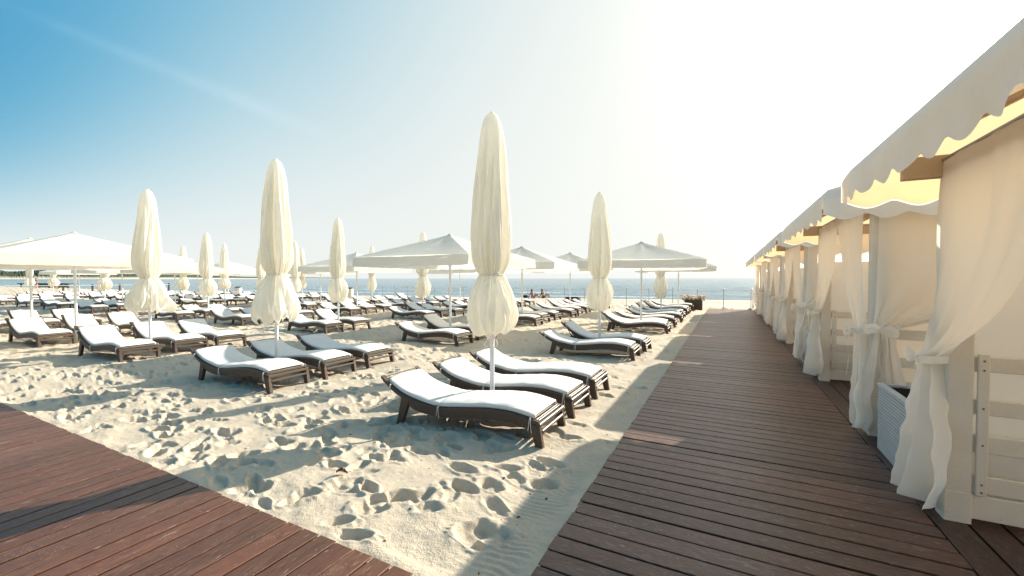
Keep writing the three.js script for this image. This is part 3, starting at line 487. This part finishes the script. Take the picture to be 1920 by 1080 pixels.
// ------------------------------------------------------------------ cabanas along the boardwalk
function curtainGeo(o) { // hangs from a rail, drawn aside and tied to its post, loose below
  const { px, pz, dx, dz, nx, nz, span, top = 2.4, tie = 1.07, bot = 0.05, seed = 1, flare = 0.36, side = 0, shift = 0, out = 0 } = o, nu = 72, nv = 80, vt = (top - tie) / (top - bot);
  return grid(nu, nv, (u, v) => {
    let s, y, amp, k; const below = v >= vt;
    const wob = N(u * 2.2 + seed, v * 1.6), st = -0.03 + shift + u * 0.16;
    if (!below) { k = v / vt; const e = Math.pow(k, 2.6 - 0.9 * u); s = lerp(u * span, st, e); y = lerp(top, tie, k) - 0.13 * u * u * Math.sin(Math.PI * k) * (span > 0.5 ? 1 : 0.2); amp = lerp(0.01, 0.04, Math.pow(k, 2)); }
    else { k = (v - vt) / (1 - vt); const hang = sstep(0, 0.75, k); s = lerp(st, -0.1 + side + u * flare * (1 - 0.25 * sstep(0.7, 1, k)) + 0.05 * hang * N(k * 2.2 + seed, 4), hang); const len = 1 - 0.1 * sstep(0.55, 1, u) * (0.5 + 0.5 * Math.sin(seed)) - 0.08 * sstep(0.4, 0, u) * (0.5 + 0.5 * Math.cos(seed * 1.7)); y = tie - (tie - bot) * k * len; amp = lerp(0.04, 0.07, k); }
    const f = Math.sin(u * 2 * Math.PI * 2.6 + seed + 1.4 * wob) * (below ? 1 : 0.8) + 0.35 * Math.sin(u * 2 * Math.PI * 6.5 + seed * 2 + 1.5 * wob) * Math.exp(-Math.pow((v - vt) / 0.16, 2)) ;
    const n = amp * f + 0.025 * Math.sin(Math.PI * k) * wob + (below ? out * sstep(0, 0.5, k) + 0.06 * k * N(seed, u * 1.3) + 0.012 * N(u * 5 + seed, k * 5) : 0.006 * N(u * 6 + seed, v * 3));
    return [px + dx * s + nx * n, Math.max(y, 0.012 + 0.01 * u), pz + dz * s + nz * n, s * 0.6, y * 0.6];
  });
}
function tieGeo(x, y, z, nx, nz, dx, dz, seed) { // bow with two tails
  const P = (a, b, n) => [x + dx * a + nx * n, y + b, z + dz * a + nz * n];
  const ribbon = (pts, w) => { const c = new THREE.CatmullRomCurve3(pts.map((p) => new THREE.Vector3(...p))); return grid(2, 20, (u, v) => { const p = c.getPoint(v); return [p.x + dx * 0.2 * (u - 0.5) * w, p.y + (u - 0.5) * w, p.z + dz * 0.2 * (u - 0.5) * w]; }); };
  return mergeGeometries([
    ribbon([P(-0.1, 0.005, 0.0), P(-0.06, 0.0, 0.075), P(0.03, -0.005, 0.1), P(0.13, 0.005, 0.07), P(0.18, 0.02, 0)], 0.05),
    ribbon([P(0, 0, 0.1), P(-0.06, 0.04, 0.13), P(-0.13, 0.02, 0.13), P(-0.11, -0.02, 0.12), P(0, 0, 0.105)], 0.045),
    ribbon([P(0, 0, 0.1), P(0.07, 0.02, 0.13), P(0.13, -0.04, 0.14), P(0.1, -0.05, 0.12), P(0, 0, 0.105)], 0.045),
    ribbon([P(0, 0, 0.1), P(0.015, -0.1, 0.12), P(-0.01, -0.25, 0.115), P(0.0, -0.4, 0.12)], 0.024),
    ribbon([P(0.01, 0, 0.1), P(0.05, -0.12, 0.12), P(0.04, -0.3, 0.11), P(0.06, -0.5, 0.12)], 0.024)]);
}
const FX = 1.37, BX = 4.0, POST = 0.13;
const slatG = {};
function cabana(a0, a1, label, seed, full) {
  const t = thing('beach_cabana', label, 'cabana', 0, DECK, 0, 0, 'white curtained cabanas along the boardwalk');
  const z0 = -a0, z1 = -a1, r = rngOf(seed), ov = 0.42, fx = FX - 0.5, bx = BX + 0.5, n0 = z0 + ov, n1 = z1 - ov, EY = 2.43;
  for (const x of [FX, BX]) for (const z of [z0, z1]) {
    const p = part('post', cbox(POST, 2.44, POST, 0.008, x, 1.22, z), M.paint, t);
    part('post_foot', cbox(POST + 0.005, 0.2, POST + 0.005, 0.004, x, 0.1, z), M.paint, p);
  }
  // head beams and rafters
  part('beam', cbox(0.07, 0.17, z0 - z1 + 2 * POST, 0.006, FX - 0.01, 2.36, (z0 + z1) / 2), M.timber, t);
  part('beam', cbox(0.07, 0.17, z0 - z1 + 2 * POST, 0.006, BX, 2.36, (z0 + z1) / 2), M.timber, t);
  for (const z of [z0, z1]) part('beam', cbox(BX - FX + 0.5, 0.15, 0.06, 0.006, (FX + BX) / 2 - 0.05, 2.37, z), M.timber, t);
  const cxm = (fx + bx) / 2, czm = (n0 + n1) / 2, AP = 3.35;
  for (const [x, z] of [[fx + 0.03, n0 - 0.03], [bx - 0.03, n0 - 0.03], [fx + 0.03, n1 + 0.03], [bx - 0.03, n1 + 0.03], [fx + 0.03, czm], [bx - 0.03, czm], [cxm, n0 - 0.03], [cxm, n1 + 0.03]]) part('rafter', bar([x, EY - 0.02, z], [cxm, AP - 0.1, czm], 0.028, 4), M.timber, t);
  // tent roof, with a taut band over the eave and a scalloped valance below it
  const cor = [[fx, n0], [fx, n1], [bx, n1], [bx, n0]], gs = [];
  for (let q = 0; q < 4; q++) { const A = cor[q], B = cor[(q + 1) % 4]; gs.push(grid(26, 14, (u, v) => { const ex = lerp(A[0], B[0], u), ez = lerp(A[1], B[1], u), sag = -0.07 * Math.sin(Math.PI * v) * (0.6 + 0.4 * Math.sin(Math.PI * u)) + 0.01 * N(u * 6 + seed + q, v * 4) * Math.sin(Math.PI * v); return [lerp(ex, cxm, v), lerp(EY + 0.06, AP, v) + sag, lerp(ez, czm, v), u, v]; })); }
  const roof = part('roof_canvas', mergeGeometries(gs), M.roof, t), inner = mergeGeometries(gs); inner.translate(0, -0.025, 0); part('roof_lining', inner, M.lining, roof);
  for (let q = 0; q < 4; q++) {
    const A = cor[q], B = cor[(q + 1) % 4], L = Math.hypot(B[0] - A[0], B[1] - A[1]), ox = [-1, 0, 1, 0][q], oz = [0, -1, 0, 1][q], ns = Math.round(L / 0.3), sd = seed * 3 + q * 11;
    const cut = (inset) => grid(Math.round(L * 34), 9, (u, v) => {
      const s = u * L, wob = 0.03 * N(s * 1.1 + sd, 1) * v + 0.012 * N(s * 4 + sd, v) * v, sc = 0.5 - 0.5 * Math.cos(u * ns * 2 * Math.PI), pull = 0.025 * Math.sin(Math.min(u, 1 - u) * L * 5) ;
      const y = v < 0.3 ? lerp(EY + 0.06, EY - 0.025, v / 0.3) : lerp(EY - 0.025, EY - 0.19 - 0.055 * Math.pow(sc, 0.7), (v - 0.3) / 0.7), out = v < 0.3 ? 0.05 * v / 0.3 : 0.05 + wob + 0.03 * N(s * 0.9 + sd, 5) * v;
      const e = 0.05 * clamp(v / 0.3, 0, 1), ax = lerp(A[0], B[0], u), az = lerp(A[1], B[1], u), cx = (q % 2 ? (ax < cxm ? -1 : 1) * e * Math.pow(Math.abs(u - 0.5) * 2, 10) : 0), cz = (q % 2 ? 0 : (az < czm ? -1 : 1) * e * Math.pow(Math.abs(u - 0.5) * 2, 10));
      const o2 = out - inset; return [ax + ox * o2 + cx * (1 - inset * 8), y + inset * 0.6, az + oz * o2 + cz * (1 - inset * 8), s * 0.4, y * 0.4];
    });
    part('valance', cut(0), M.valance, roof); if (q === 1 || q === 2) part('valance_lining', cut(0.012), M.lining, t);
  }
  // boarded side walls, cloth behind them
  const key = 'w'; slatG[key] ??= [[1.055, 0.1], [0.775, 0.1], [0.53, 0.115], [0.265, 0.115], [0.115, 0.16]].map(([y, h]) => [y, cbox(BX - FX - POST - 0.004, h, 0.026, 0.005)]);
  for (const z of [z0, z1]) {
    for (const [y, g] of slatG[key]) { const m = part('slat', g, M.paint, t); m.position.set((FX + BX) / 2, y - (r() * 0.008), z + 0.03); }
    for (const x of [FX + POST / 2 + 0.045, (FX + BX) / 2]) part('batten', cbox(0.055, 0.92, 0.022, 0.004, x, 0.66, z + 0.0548), M.paint, t);
    if (full) for (const y of [1.08, 1.02, 0.77, 0.53, 0.27, 0.22]) part('screw', new THREE.SphereGeometry(0.0065, 8, 6).translate(FX + POST / 2 + 0.045, y, z + 0.066), M.screw, t);
    part('wall_cloth', grid(24, 20, (u, v) => { const x = lerp(FX + POST / 2 - 0.02, BX - POST / 2, u), y = lerp(0.05, 2.36, v); return [x, y, z - 0.03 + 0.01 * N(u * 4 + seed, v * 1.2) * Math.sin(Math.PI * u), x * 0.3, y * 0.3]; }), M.panel, t);
  }
  part('wall_cloth', grid(24, 20, (u, v) => { const z = lerp(z0 - POST, z1 + POST, u), y = lerp(0.05, 2.36, v); return [BX + 0.02 + 0.012 * N(u * 4 + seed, v * 1.3), y, z, z * 0.3, y * 0.3]; }), M.panel, t);
  // curtains: two across the front, two along the side walls, each tied back to its front post
  const W = z0 - z1;
  const cs = [
    { px: FX - 0.1, pz: z1 + 0.0, dx: 0, dz: 1, nx: -1, nz: 0, span: W * 0.5, seed: seed + 2, flare: 0.62, side: -0.24, shift: -0.1, out: 0.05 },
    { px: FX - 0.11, pz: z0 - 0.02, dx: 0, dz: -1, nx: -1, nz: 0, span: W * 0.5, seed: seed + 1, flare: 0.34, side: -0.04 },
    { px: FX - 0.03, pz: z0 + 0.13, dx: 1, dz: 0, nx: 0, nz: 1, span: 1.9, seed: seed + 3, flare: 0.4, side: -0.06, tie: 1.11 }];
  for (const c of cs) { const m = part('curtain', curtainGeo(c), M.curtain, t); part('tie_back', tieGeo(c.px, c.tie ?? 1.07, c.pz, c.nx, c.nz, c.dx, c.dz, seed), M.curtain, m); }
  part('curtain_rail', bar([FX - 0.1, 2.41, z0 + 0.05], [FX - 0.1, 2.41, z1 - 0.05], 0.01, 6), M.steel, t);
  for (const z of [z0, z1]) part('curtain_rail', bar([FX - 0.05, 2.41, z + 0.125], [BX - 0.1, 2.41, z + 0.125], 0.01, 6), M.steel, t);
  return t;
}
const CAB = [[1.2, 3.86], [5.55, 8.15], [9.8, 12.4], [14.05, 16.65], [18.3, 20.9], [22.5, 25.1]];
const CABL = ['nearest white cabana at the right edge, curtain tied to its corner post', 'second white cabana along the boardwalk, two curtains drawn apart to its posts', 'third white cabana along the boardwalk, half hidden by the second', 'fourth white cabana along the boardwalk', 'fifth white cabana along the boardwalk, last but one', 'last white cabana at the seaward end of the boardwalk'];
CAB.forEach(([a0, a1], i) => cabana(a0, a1, CABL[i], 210 + i * 17, i < 2));
// woven boxes between the cabanas
function wovenBox(a0, a1, label) {
  const x0 = 1.3, x1 = 1.95, h = 0.6, t = thing('woven_box', label, 'storage box', (x0 + x1) / 2, DECK, -(a0 + a1) / 2, 0, 'pale woven boxes between cabanas'), w = x1 - x0, d = a1 - a0, th = 0.035;
  const panel = (bw, bh, bd, x, y, z) => part('panel', new THREE.BoxGeometry(bw, bh, bd).translate(x, y, z), M.paleWicker, t);
  panel(th, h, d, -w / 2, h / 2, 0); panel(th, h, d, w / 2, h / 2, 0); panel(w - th - 0.004, h, th, 0, h / 2, d / 2 - th / 2); panel(w - th - 0.004, h, th, 0, h / 2, -d / 2 + th / 2);
  for (const s of [-1, 1]) { part('rim', cbox(th + 0.02, 0.03, d + 0.01, 0.006, s * w / 2, h + 0.012, 0), M.paleWicker, t); part('rim', cbox(w - th - 0.03, 0.028, th + 0.01, 0.006, 0, h + 0.011, s * (d / 2 - th / 2)), M.paleWicker, t); }
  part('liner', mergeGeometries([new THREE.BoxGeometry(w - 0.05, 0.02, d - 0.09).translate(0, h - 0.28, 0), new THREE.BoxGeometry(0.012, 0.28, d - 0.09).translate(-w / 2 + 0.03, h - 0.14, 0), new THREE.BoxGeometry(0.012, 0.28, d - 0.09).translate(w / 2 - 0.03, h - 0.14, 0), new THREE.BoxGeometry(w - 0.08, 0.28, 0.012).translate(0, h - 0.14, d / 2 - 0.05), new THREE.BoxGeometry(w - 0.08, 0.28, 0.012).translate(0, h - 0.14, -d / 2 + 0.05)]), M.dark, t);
}
wovenBox(4.2, 5.12, 'pale woven box between the nearest two cabanas, dark inside');
wovenBox(8.45, 9.37, 'pale woven box between the second and third cabanas, dark inside');
wovenBox(12.7, 13.6, 'pale woven box between the third and fourth cabanas');
function armchair(x, a, turn, label) { // dark wicker tub chair inside a cabana
  const t = thing('wicker_armchair', label, 'armchair', x, DECK, -a, turn, 'dark wicker chairs inside cabanas');
  part('backrest', grid(40, 10, (u, v) => { const an = lerp(-2.2, 2.2, u), e = Math.pow(Math.abs(Math.sin(an / 2)), 2), R = 0.36 + (v > 0.5 ? 0.03 : 0), k = v > 0.5 ? (1 - v) * 2 : v * 2, top = 0.76 - 0.2 * e; return [Math.sin(an) * R, lerp(0.2, top, k), -Math.cos(an) * R, u * 4, k * 1.5]; }), M.wicker, t);
  part('seat', new THREE.CylinderGeometry(0.33, 0.35, 0.2, 28).translate(0, 0.28, 0), M.wicker, t);
  part('seat_cushion', new THREE.CylinderGeometry(0.31, 0.32, 0.08, 28).translate(0, 0.42, 0), M.cushion, t);
  for (const [sx, sz] of [[1, 1], [1, -1], [-1, 1], [-1, -1]]) part('leg', new THREE.CylinderGeometry(0.02, 0.016, 0.19, 8).translate(sx * 0.22, 0.095, sz * 0.22), M.wickerPlain, t);
}
armchair(2.25, 6.15, Math.PI * 0.9, 'dark wicker chair inside the second cabana, its rim above the woven box');
armchair(2.3, 7.45, 0.1, 'dark wicker chair deeper inside the second cabana');

// ------------------------------------------------------------------ fence, planters, bins
const fence = thing('beach_fence', 'thin post and wire fence between the loungers and the sea', 'fence');
{
  const line = [[4.6, 25.9], [1.1, 25.7], [-12, 25.6], [-30, 25.2], [-52, 24.6]], P = [];
  for (let k = 0; k < line.length - 1; k++) { const [x0, a0] = line[k], [x1, a1] = line[k + 1], n = Math.round(Math.hypot(x1 - x0, a1 - a0) / 1.25); for (let i = k ? 1 : 0; i <= n; i++) P.push([lerp(x0, x1, i / n), lerp(a0, a1, i / n)]); }
  const pg = mergeGeometries([new THREE.CylinderGeometry(0.019, 0.019, 1.3, 8).translate(0, 0.4, 0), new THREE.SphereGeometry(0.024, 8, 6).translate(0, 1.05, 0)]), bg = new THREE.CylinderGeometry(0.11, 0.12, 0.025, 14).translate(0, 0.02, 0);
  for (const [x, a] of P) { const m = part('post', pg, M.steel, fence); m.position.set(x, sandHeight(x, a), -a); part('foot_plate', bg, M.steel, m); }
  for (const y of [0.3, 0.62, 0.95]) for (let i = 0; i < P.length - 1; i++) if (y > 0.4 || i % 2 === 0 || i < 8) { const [x0, a0] = P[i], [x1, a1] = P[i + 1]; part('wire', bar([x0, y + sandHeight(x0, a0), -a0], [x1, y + sandHeight(x1, a1), -a1], 0.0055, 4), M.steel, fence); }
}
const fence2 = thing('post_rail_fence', 'wooden post fence with one pale rail at far left', 'fence');
{
  const P = []; for (let i = 0; i < 8; i++) P.push([-63 + i * 0.5, 11 + i * 2.1]);
  for (const [x, a] of P) part('post', cbox(0.14, 1.15, 0.14, 0.012, x, 0.45 + sandHeight(x, a), -a), M.box, fence2);
  for (let i = 0; i < P.length - 1; i++) part('rail', bar([P[i][0] + 0.1, 0.9, -P[i][1]], [P[i + 1][0] + 0.1, 0.9, -P[i + 1][1]], 0.035, 6), M.paint, fence2);
}
const leafM = new THREE.MeshPhysicalMaterial({ color: lin(0.12, 0.2, 0.05), roughness: 1, transmission: 0.5, thickness: 0, side: THREE.DoubleSide });
const petal = [[0.85, 0.82, 0.75], [0.75, 0.32, 0.26], [0.82, 0.6, 0.25]].map((c) => new THREE.MeshPhysicalMaterial({ color: lin(...c), roughness: 1, transmission: 0.45, thickness: 0, side: THREE.DoubleSide }));
function planter(x, a, w, d, h, label, flowers, turn = 0) {
  const t = thing('planter_box', label, 'planter', x, sandHeight(x, a) - 0.02, -a, turn, 'dark planter boxes by the fence'), th = 0.04;
  for (const s of [-1, 1]) { part('side_panel', cbox(w, h, th, 0.006, 0, h / 2, s * (d / 2 - th / 2)), M.box, t); part('end_panel', cbox(th, h - 0.003, d - 2 * th - 0.004, 0.004, s * (w / 2 - th / 2), h / 2, 0), M.box, t); }
  part('soil', new THREE.BoxGeometry(w - 2 * th - 0.01, 0.05, d - 2 * th - 0.01).translate(0, h - 0.07, 0), M.under, t);
  if (!flowers) return;
  const r = rngOf(x * 100 | 0), lf = [];
  for (let k = 0; k < 240; k++) { const g = new THREE.CircleGeometry(0.03 + r() * 0.025, 5); g.scale(0.6, 1.2, 1); g.rotateX(r() * 3); g.rotateY(r() * 6); g.rotateZ(r() * 3); const cl = Math.floor(r() * 5), y = r(); g.translate((cl / 4 - 0.5) * w * 0.95 + (r() - 0.5) * 0.3, h - 0.05 + y * (0.15 + 0.06 * Math.sin(cl * 2)), (r() - 0.5) * d); lf.push(g); }
  part('leaves', mergeGeometries(lf), leafM, t).userData.kind = 'stuff';
  for (let c = 0; c < 3; c++) { const fs = []; for (let k = 0; k < 26; k++) { const g = new THREE.SphereGeometry(0.032 + r() * 0.03, 6, 4); g.scale(1, 0.6, 1); const cl = Math.floor(r() * 5); g.translate((cl / 4 - 0.5) * w * 1.0 + (r() - 0.5) * 0.28, h + 0.07 + r() * 0.17, (r() - 0.5) * d); fs.push(g); } part('blossoms', mergeGeometries(fs), petal[c], t).userData.kind = 'stuff'; }
}
planter(-1.6, 23.9, 0.86, 0.42, 0.56, 'dark planter box full of flowers at the end of the boardwalk', true);
planter(-8.5, 24.7, 0.85, 0.42, 0.5, 'empty dark planter box by the fence, beyond the loungers in mid picture', false);
planter(-49.5, 20.4, 2.0, 0.5, 0.55, 'long dark planter box beyond the left loungers, under the big open parasol', false, 0.3);
planter(-58.8, 10.9, 1.2, 1.2, 1.05, 'tall dark planter box at the left edge of the picture', false, 0.3);
function bin(x, a, label) {
  const t = thing('litter_bin', label, 'bin', x, sandHeight(x, a), -a, 0, 'white litter bins by the fence');
  part('drum', new THREE.LatheGeometry([[0.26, 0], [0.29, 0.05], [0.29, 0.78], [0.27, 0.8], [0.25, 0.8], [0.25, 0.5]].map((p) => new THREE.Vector2(...p)), 24), M.paint, t);
  part('lid', new THREE.LatheGeometry([[0, 0.9], [0.2, 0.88], [0.3, 0.82], [0.3, 0.79], [0.28, 0.79]].map((p) => new THREE.Vector2(...p)), 24), M.dark, t);
}
bin(-27.8, 25.0 - 0.4, 'white drum bin with black lid, right of the closed parasol in mid left');
bin(-41.3, 23.4, 'white drum bin with dark lid among the far left loungers');

// ------------------------------------------------------------------ people and what lies far off
function figure(J, bones, size, res, cx, cy, cz) { // one continuous body from tapered capsules
  const mc = new MarchingCubes(res, new THREE.MeshStandardMaterial(), false, false, 60000); mc.isolation = 0;
  const sm = (a, b, k) => { const h = clamp(0.5 + 0.5 * (b - a) / k, 0, 1); return lerp(b, a, h) - k * h * (1 - h); };
  for (let k = 0; k < res; k++) for (let j = 0; j < res; j++) for (let i = 0; i < res; i++) {
    const x = ((i / res) * 2 - 1) * size + cx, y = ((j / res) * 2 - 1) * size + cy, z = ((k / res) * 2 - 1) * size + cz; let d = 9;
    for (const [p, q] of bones) { const A = J[p], B = J[q], bx = B[0] - A[0], by = B[1] - A[1], bz = B[2] - A[2], l = bx * bx + by * by + bz * bz || 1e-9, t = clamp(((x - A[0]) * bx + (y - A[1]) * by + (z - A[2]) * bz) / l, 0, 1); d = sm(d, Math.hypot(x - A[0] - bx * t, y - A[1] - by * t, z - A[2] - bz * t) - lerp(A[3], B[3], t), 0.03); }
    mc.field[i + j * res + k * res * res] = -d;
  }
  mc.update();
  const n = mc.count, g = new THREE.BufferGeometry(), p = new Float32Array(mc.positionArray.slice(0, n * 3)), nn = new Float32Array(mc.normalArray.slice(0, n * 3));
  for (let i = 0; i < n; i++) { p[i * 3] = p[i * 3] * size + cx; p[i * 3 + 1] = p[i * 3 + 1] * size + cy; p[i * 3 + 2] = p[i * 3 + 2] * size + cz; }
  g.setAttribute('position', new THREE.BufferAttribute(p, 3)); g.setAttribute('normal', new THREE.BufferAttribute(nn, 3)); g.setAttribute('uv', new THREE.BufferAttribute(new Float32Array(n * 2), 2)); return g;
}
const skin = new THREE.MeshStandardMaterial({ color: lin(0.42, 0.22, 0.14), roughness: 0.6 }), hairM = new THREE.MeshStandardMaterial({ color: lin(0.03, 0.02, 0.015), roughness: 0.6 }), blackC = new THREE.MeshStandardMaterial({ color: lin(0.02, 0.02, 0.022), roughness: 0.8 }), pinkC = new THREE.MeshStandardMaterial({ color: lin(0.6, 0.2, 0.22), roughness: 0.8 });
function person(x, a, turn, pose, cloth, label) {
  const t = thing('person', label, 'person', x, sandHeight(x, a) + 0.005, -a, turn, 'bathers by the water');
  const b = [['pel', 'che'], ['che', 'nek'], ['nek', 'hed'], ['hed', 'fac']]; const J = pose === 'stand' ? { pel: [0, 0.92, 0, 0.14], che: [0, 1.28, 0, 0.15], nek: [0, 1.46, 0, 0.06], hed: [0, 1.59, 0.01, 0.1], fac: [0, 1.56, 0.04, 0.075] } : { pel: [0, 0.13, 0, 0.14], che: [0, 0.45, -0.12, 0.15], nek: [0, 0.62, -0.15, 0.06], hed: [0, 0.75, -0.13, 0.1], fac: [0, 0.72, -0.1, 0.075] };
  for (const s of [-1, 1]) {
    const k = s > 0 ? 'r' : 'l';
    if (pose === 'stand') Object.assign(J, { ['h' + k]: [s * 0.09, 0.88, 0, 0.1], ['k' + k]: [s * 0.1, 0.49, 0.03 * s, 0.062], ['a' + k]: [s * 0.1, 0.07, -0.02 + 0.04 * s, 0.042], ['t' + k]: [s * 0.12, 0.03, 0.12 + 0.04 * s, 0.032], ['s' + k]: [s * 0.17, 1.38, 0, 0.055], ['e' + k]: [s * 0.26, 1.12, -0.03, 0.042], ['w' + k]: [s * 0.2, 0.94, 0.1, 0.032] });
    else Object.assign(J, { ['h' + k]: [s * 0.1, 0.12, 0.05, 0.1], ['k' + k]: [s * 0.13, 0.4, 0.42, 0.062], ['a' + k]: [s * 0.12, 0.07, 0.62, 0.042], ['t' + k]: [s * 0.13, 0.035, 0.76, 0.032], ['s' + k]: [s * 0.17, 0.54, -0.13, 0.055], ['e' + k]: [s * 0.28, 0.3, -0.22, 0.042], ['w' + k]: [s * 0.3, 0.05, -0.3, 0.032] });
    b.push(['pel', 'h' + k], ['h' + k, 'k' + k], ['k' + k, 'a' + k], ['a' + k, 't' + k], ['che', 's' + k], ['s' + k, 'e' + k], ['e' + k, 'w' + k]);
    const w = J['w' + k], e = J['e' + k], dir = new THREE.Vector3(w[0] - e[0], w[1] - e[1], w[2] - e[2]).normalize();
    for (let f = 0; f < 5; f++) { const n = 'f' + k + f, sp = (f - 2) * 0.016; J[n + 'a'] = [w[0] + dir.x * 0.06 + sp * 0.6, w[1] + dir.y * 0.06, w[2] + dir.z * 0.06 + sp, 0.014]; J[n + 'b'] = [w[0] + dir.x * (0.13 + (f === 2 ? 0.015 : f === 0 ? -0.04 : 0)) + sp, Math.max(0.012, w[1] + dir.y * 0.13), w[2] + dir.z * 0.13 + sp * 1.4, 0.009]; b.push(['w' + k, n + 'a'], [n + 'a', n + 'b']); }
  }
  const st = pose === 'stand', g = st ? figure(J, b, 0.9, 72, 0, 0.85, 0) : figure(J, b, 0.66, 64, 0, 0.45, 0.2);
  const body = part('body', g, skin, t), H = J.hed, C = J.che, Pv = J.pel;
  part('hair', new THREE.SphereGeometry(0.115, 16, 12, 0, 6.2832, 0, 1.9).scale(1, 1.05, 1.05).rotateX(-0.55).translate(H[0], H[1] + 0.015, H[2] - 0.012), hairM, t);
  const ring = (c, rr, h, n) => { const q = new THREE.CylinderGeometry(rr * 0.98, rr, h, 20, 1, true); q.scale(1.12, 1, 0.98); if (!st) q.rotateX(-0.35); q.translate(c[0], c[1], c[2]); return q; };
  part('swimwear', mergeGeometries([ring([C[0], C[1] + 0.01, C[2]], C[3] + 0.018, 0.13), ring([Pv[0], Pv[1] - 0.02, Pv[2]], Pv[3] + 0.055, 0.17)]), cloth, t);
  return t;
}
person(-98, 24.5, 0.9, 'stand', blackC, 'person in black swimwear standing by the water at far left');
person(-92, 25.2, 2.4, 'stand', pinkC, 'person in pink swimwear half behind the leftmost closed parasol');
person(-16.8, 37.0, 2.6, 'sit', pinkC, 'person in pinkish swimwear sitting on the beach near the water');
person(-15.9, 37.5, 2.3, 'sit', blackC, 'person in black swimwear sitting on the beach, right of the other sitter');
{
  const x = -17.5, a = 36.8, t = thing('beach_bag', 'dark bag lying on the beach left of the two sitters', 'bag', x, sandHeight(x, a), -a, 0.4);
  part('bag_body', grid(24, 12, (u, v) => { const an = u * 6.2832, k = Math.sin(Math.PI * lerp(0.08, 1, v)) ** 0.5; return [Math.cos(an) * 0.3 * k, 0.28 * (1 - v), Math.sin(an) * 0.16 * k]; }), blackC, t);
  part('handle', new THREE.TorusGeometry(0.1, 0.012, 6, 18, Math.PI).translate(0, 0.26, 0), blackC, t);
}
{ // dark jetty standing in the shallow water at far left
  const t = thing('jetty', 'dark low wooden jetty in the water behind the far left bathers', 'jetty', -118, -0.35, -33, 0.25);
  part('deck', cbox(14, 0.16, 1.6, 0.02, -4, 0.95, 0), M.box, t);
  part('skirt_board', cbox(8, 0.6, 0.12, 0.02, -1, 0.56, 0.75), M.box, t);
  for (let k = 0; k < 6; k++) part('pile', new THREE.CylinderGeometry(0.14, 0.15, 1.6, 10).translate(-10.4 + k * 2.6, 0.15, 0.5), M.box, t);
}
{ // bits of bark and shell scattered on the near sand
  const r = rngOf(301), gs = [];
  for (let k = 0; k < 240; k++) { const x = -1.1 - Math.pow(r(), 1.4) * 9, a = 1.85 + r() * 4.5, q = 0.003 + r() * r() * 0.009, g = new THREE.IcosahedronGeometry(q, 0); g.scale(1 + r() * 1.5, 0.6, 0.7 + r() * 0.6); g.rotateY(r() * 6); g.translate(x, sandHeight(x, a) + q * 0.25, -a); gs.push(g); }
  tag(part('beach_debris', mergeGeometries(gs), new THREE.MeshStandardMaterial({ color: lin(0.09, 0.055, 0.035), roughness: 0.9 }), scene), 'tiny dark crumbs of bark and shell scattered over the near sand', 'debris', null, 'stuff');
}
{ // a dry leaf on the sand in front
  const lm = new THREE.MeshStandardMaterial({ color: lin(0.14, 0.05, 0.025), roughness: 0.8, side: THREE.DoubleSide });
  for (const [x, a, label] of [[-2.81, 2.39, 'curled brown dry leaf on the near sand']]) {
    const t = thing('dry_leaf', label, 'leaf', x, sandHeight(x, a) + 0.012, -a, 0.6);
    part('blade', grid(12, 6, (u, v) => { const w = 0.03 * Math.sin(Math.PI * u) * (0.7 + 0.3 * Math.sin(u * 20)); return [(u - 0.5) * 0.09, 0.018 * Math.pow(2 * v - 1, 2) + 0.015 * Math.sin(u * 4), (v - 0.5) * 2 * w]; }), lm, t);
    part('stem', bar([0.04, 0.0, 0], [0.075, 0.012, 0.01], 0.0018, 5), lm, t);
  }
}
renderer.render(scene, camera);
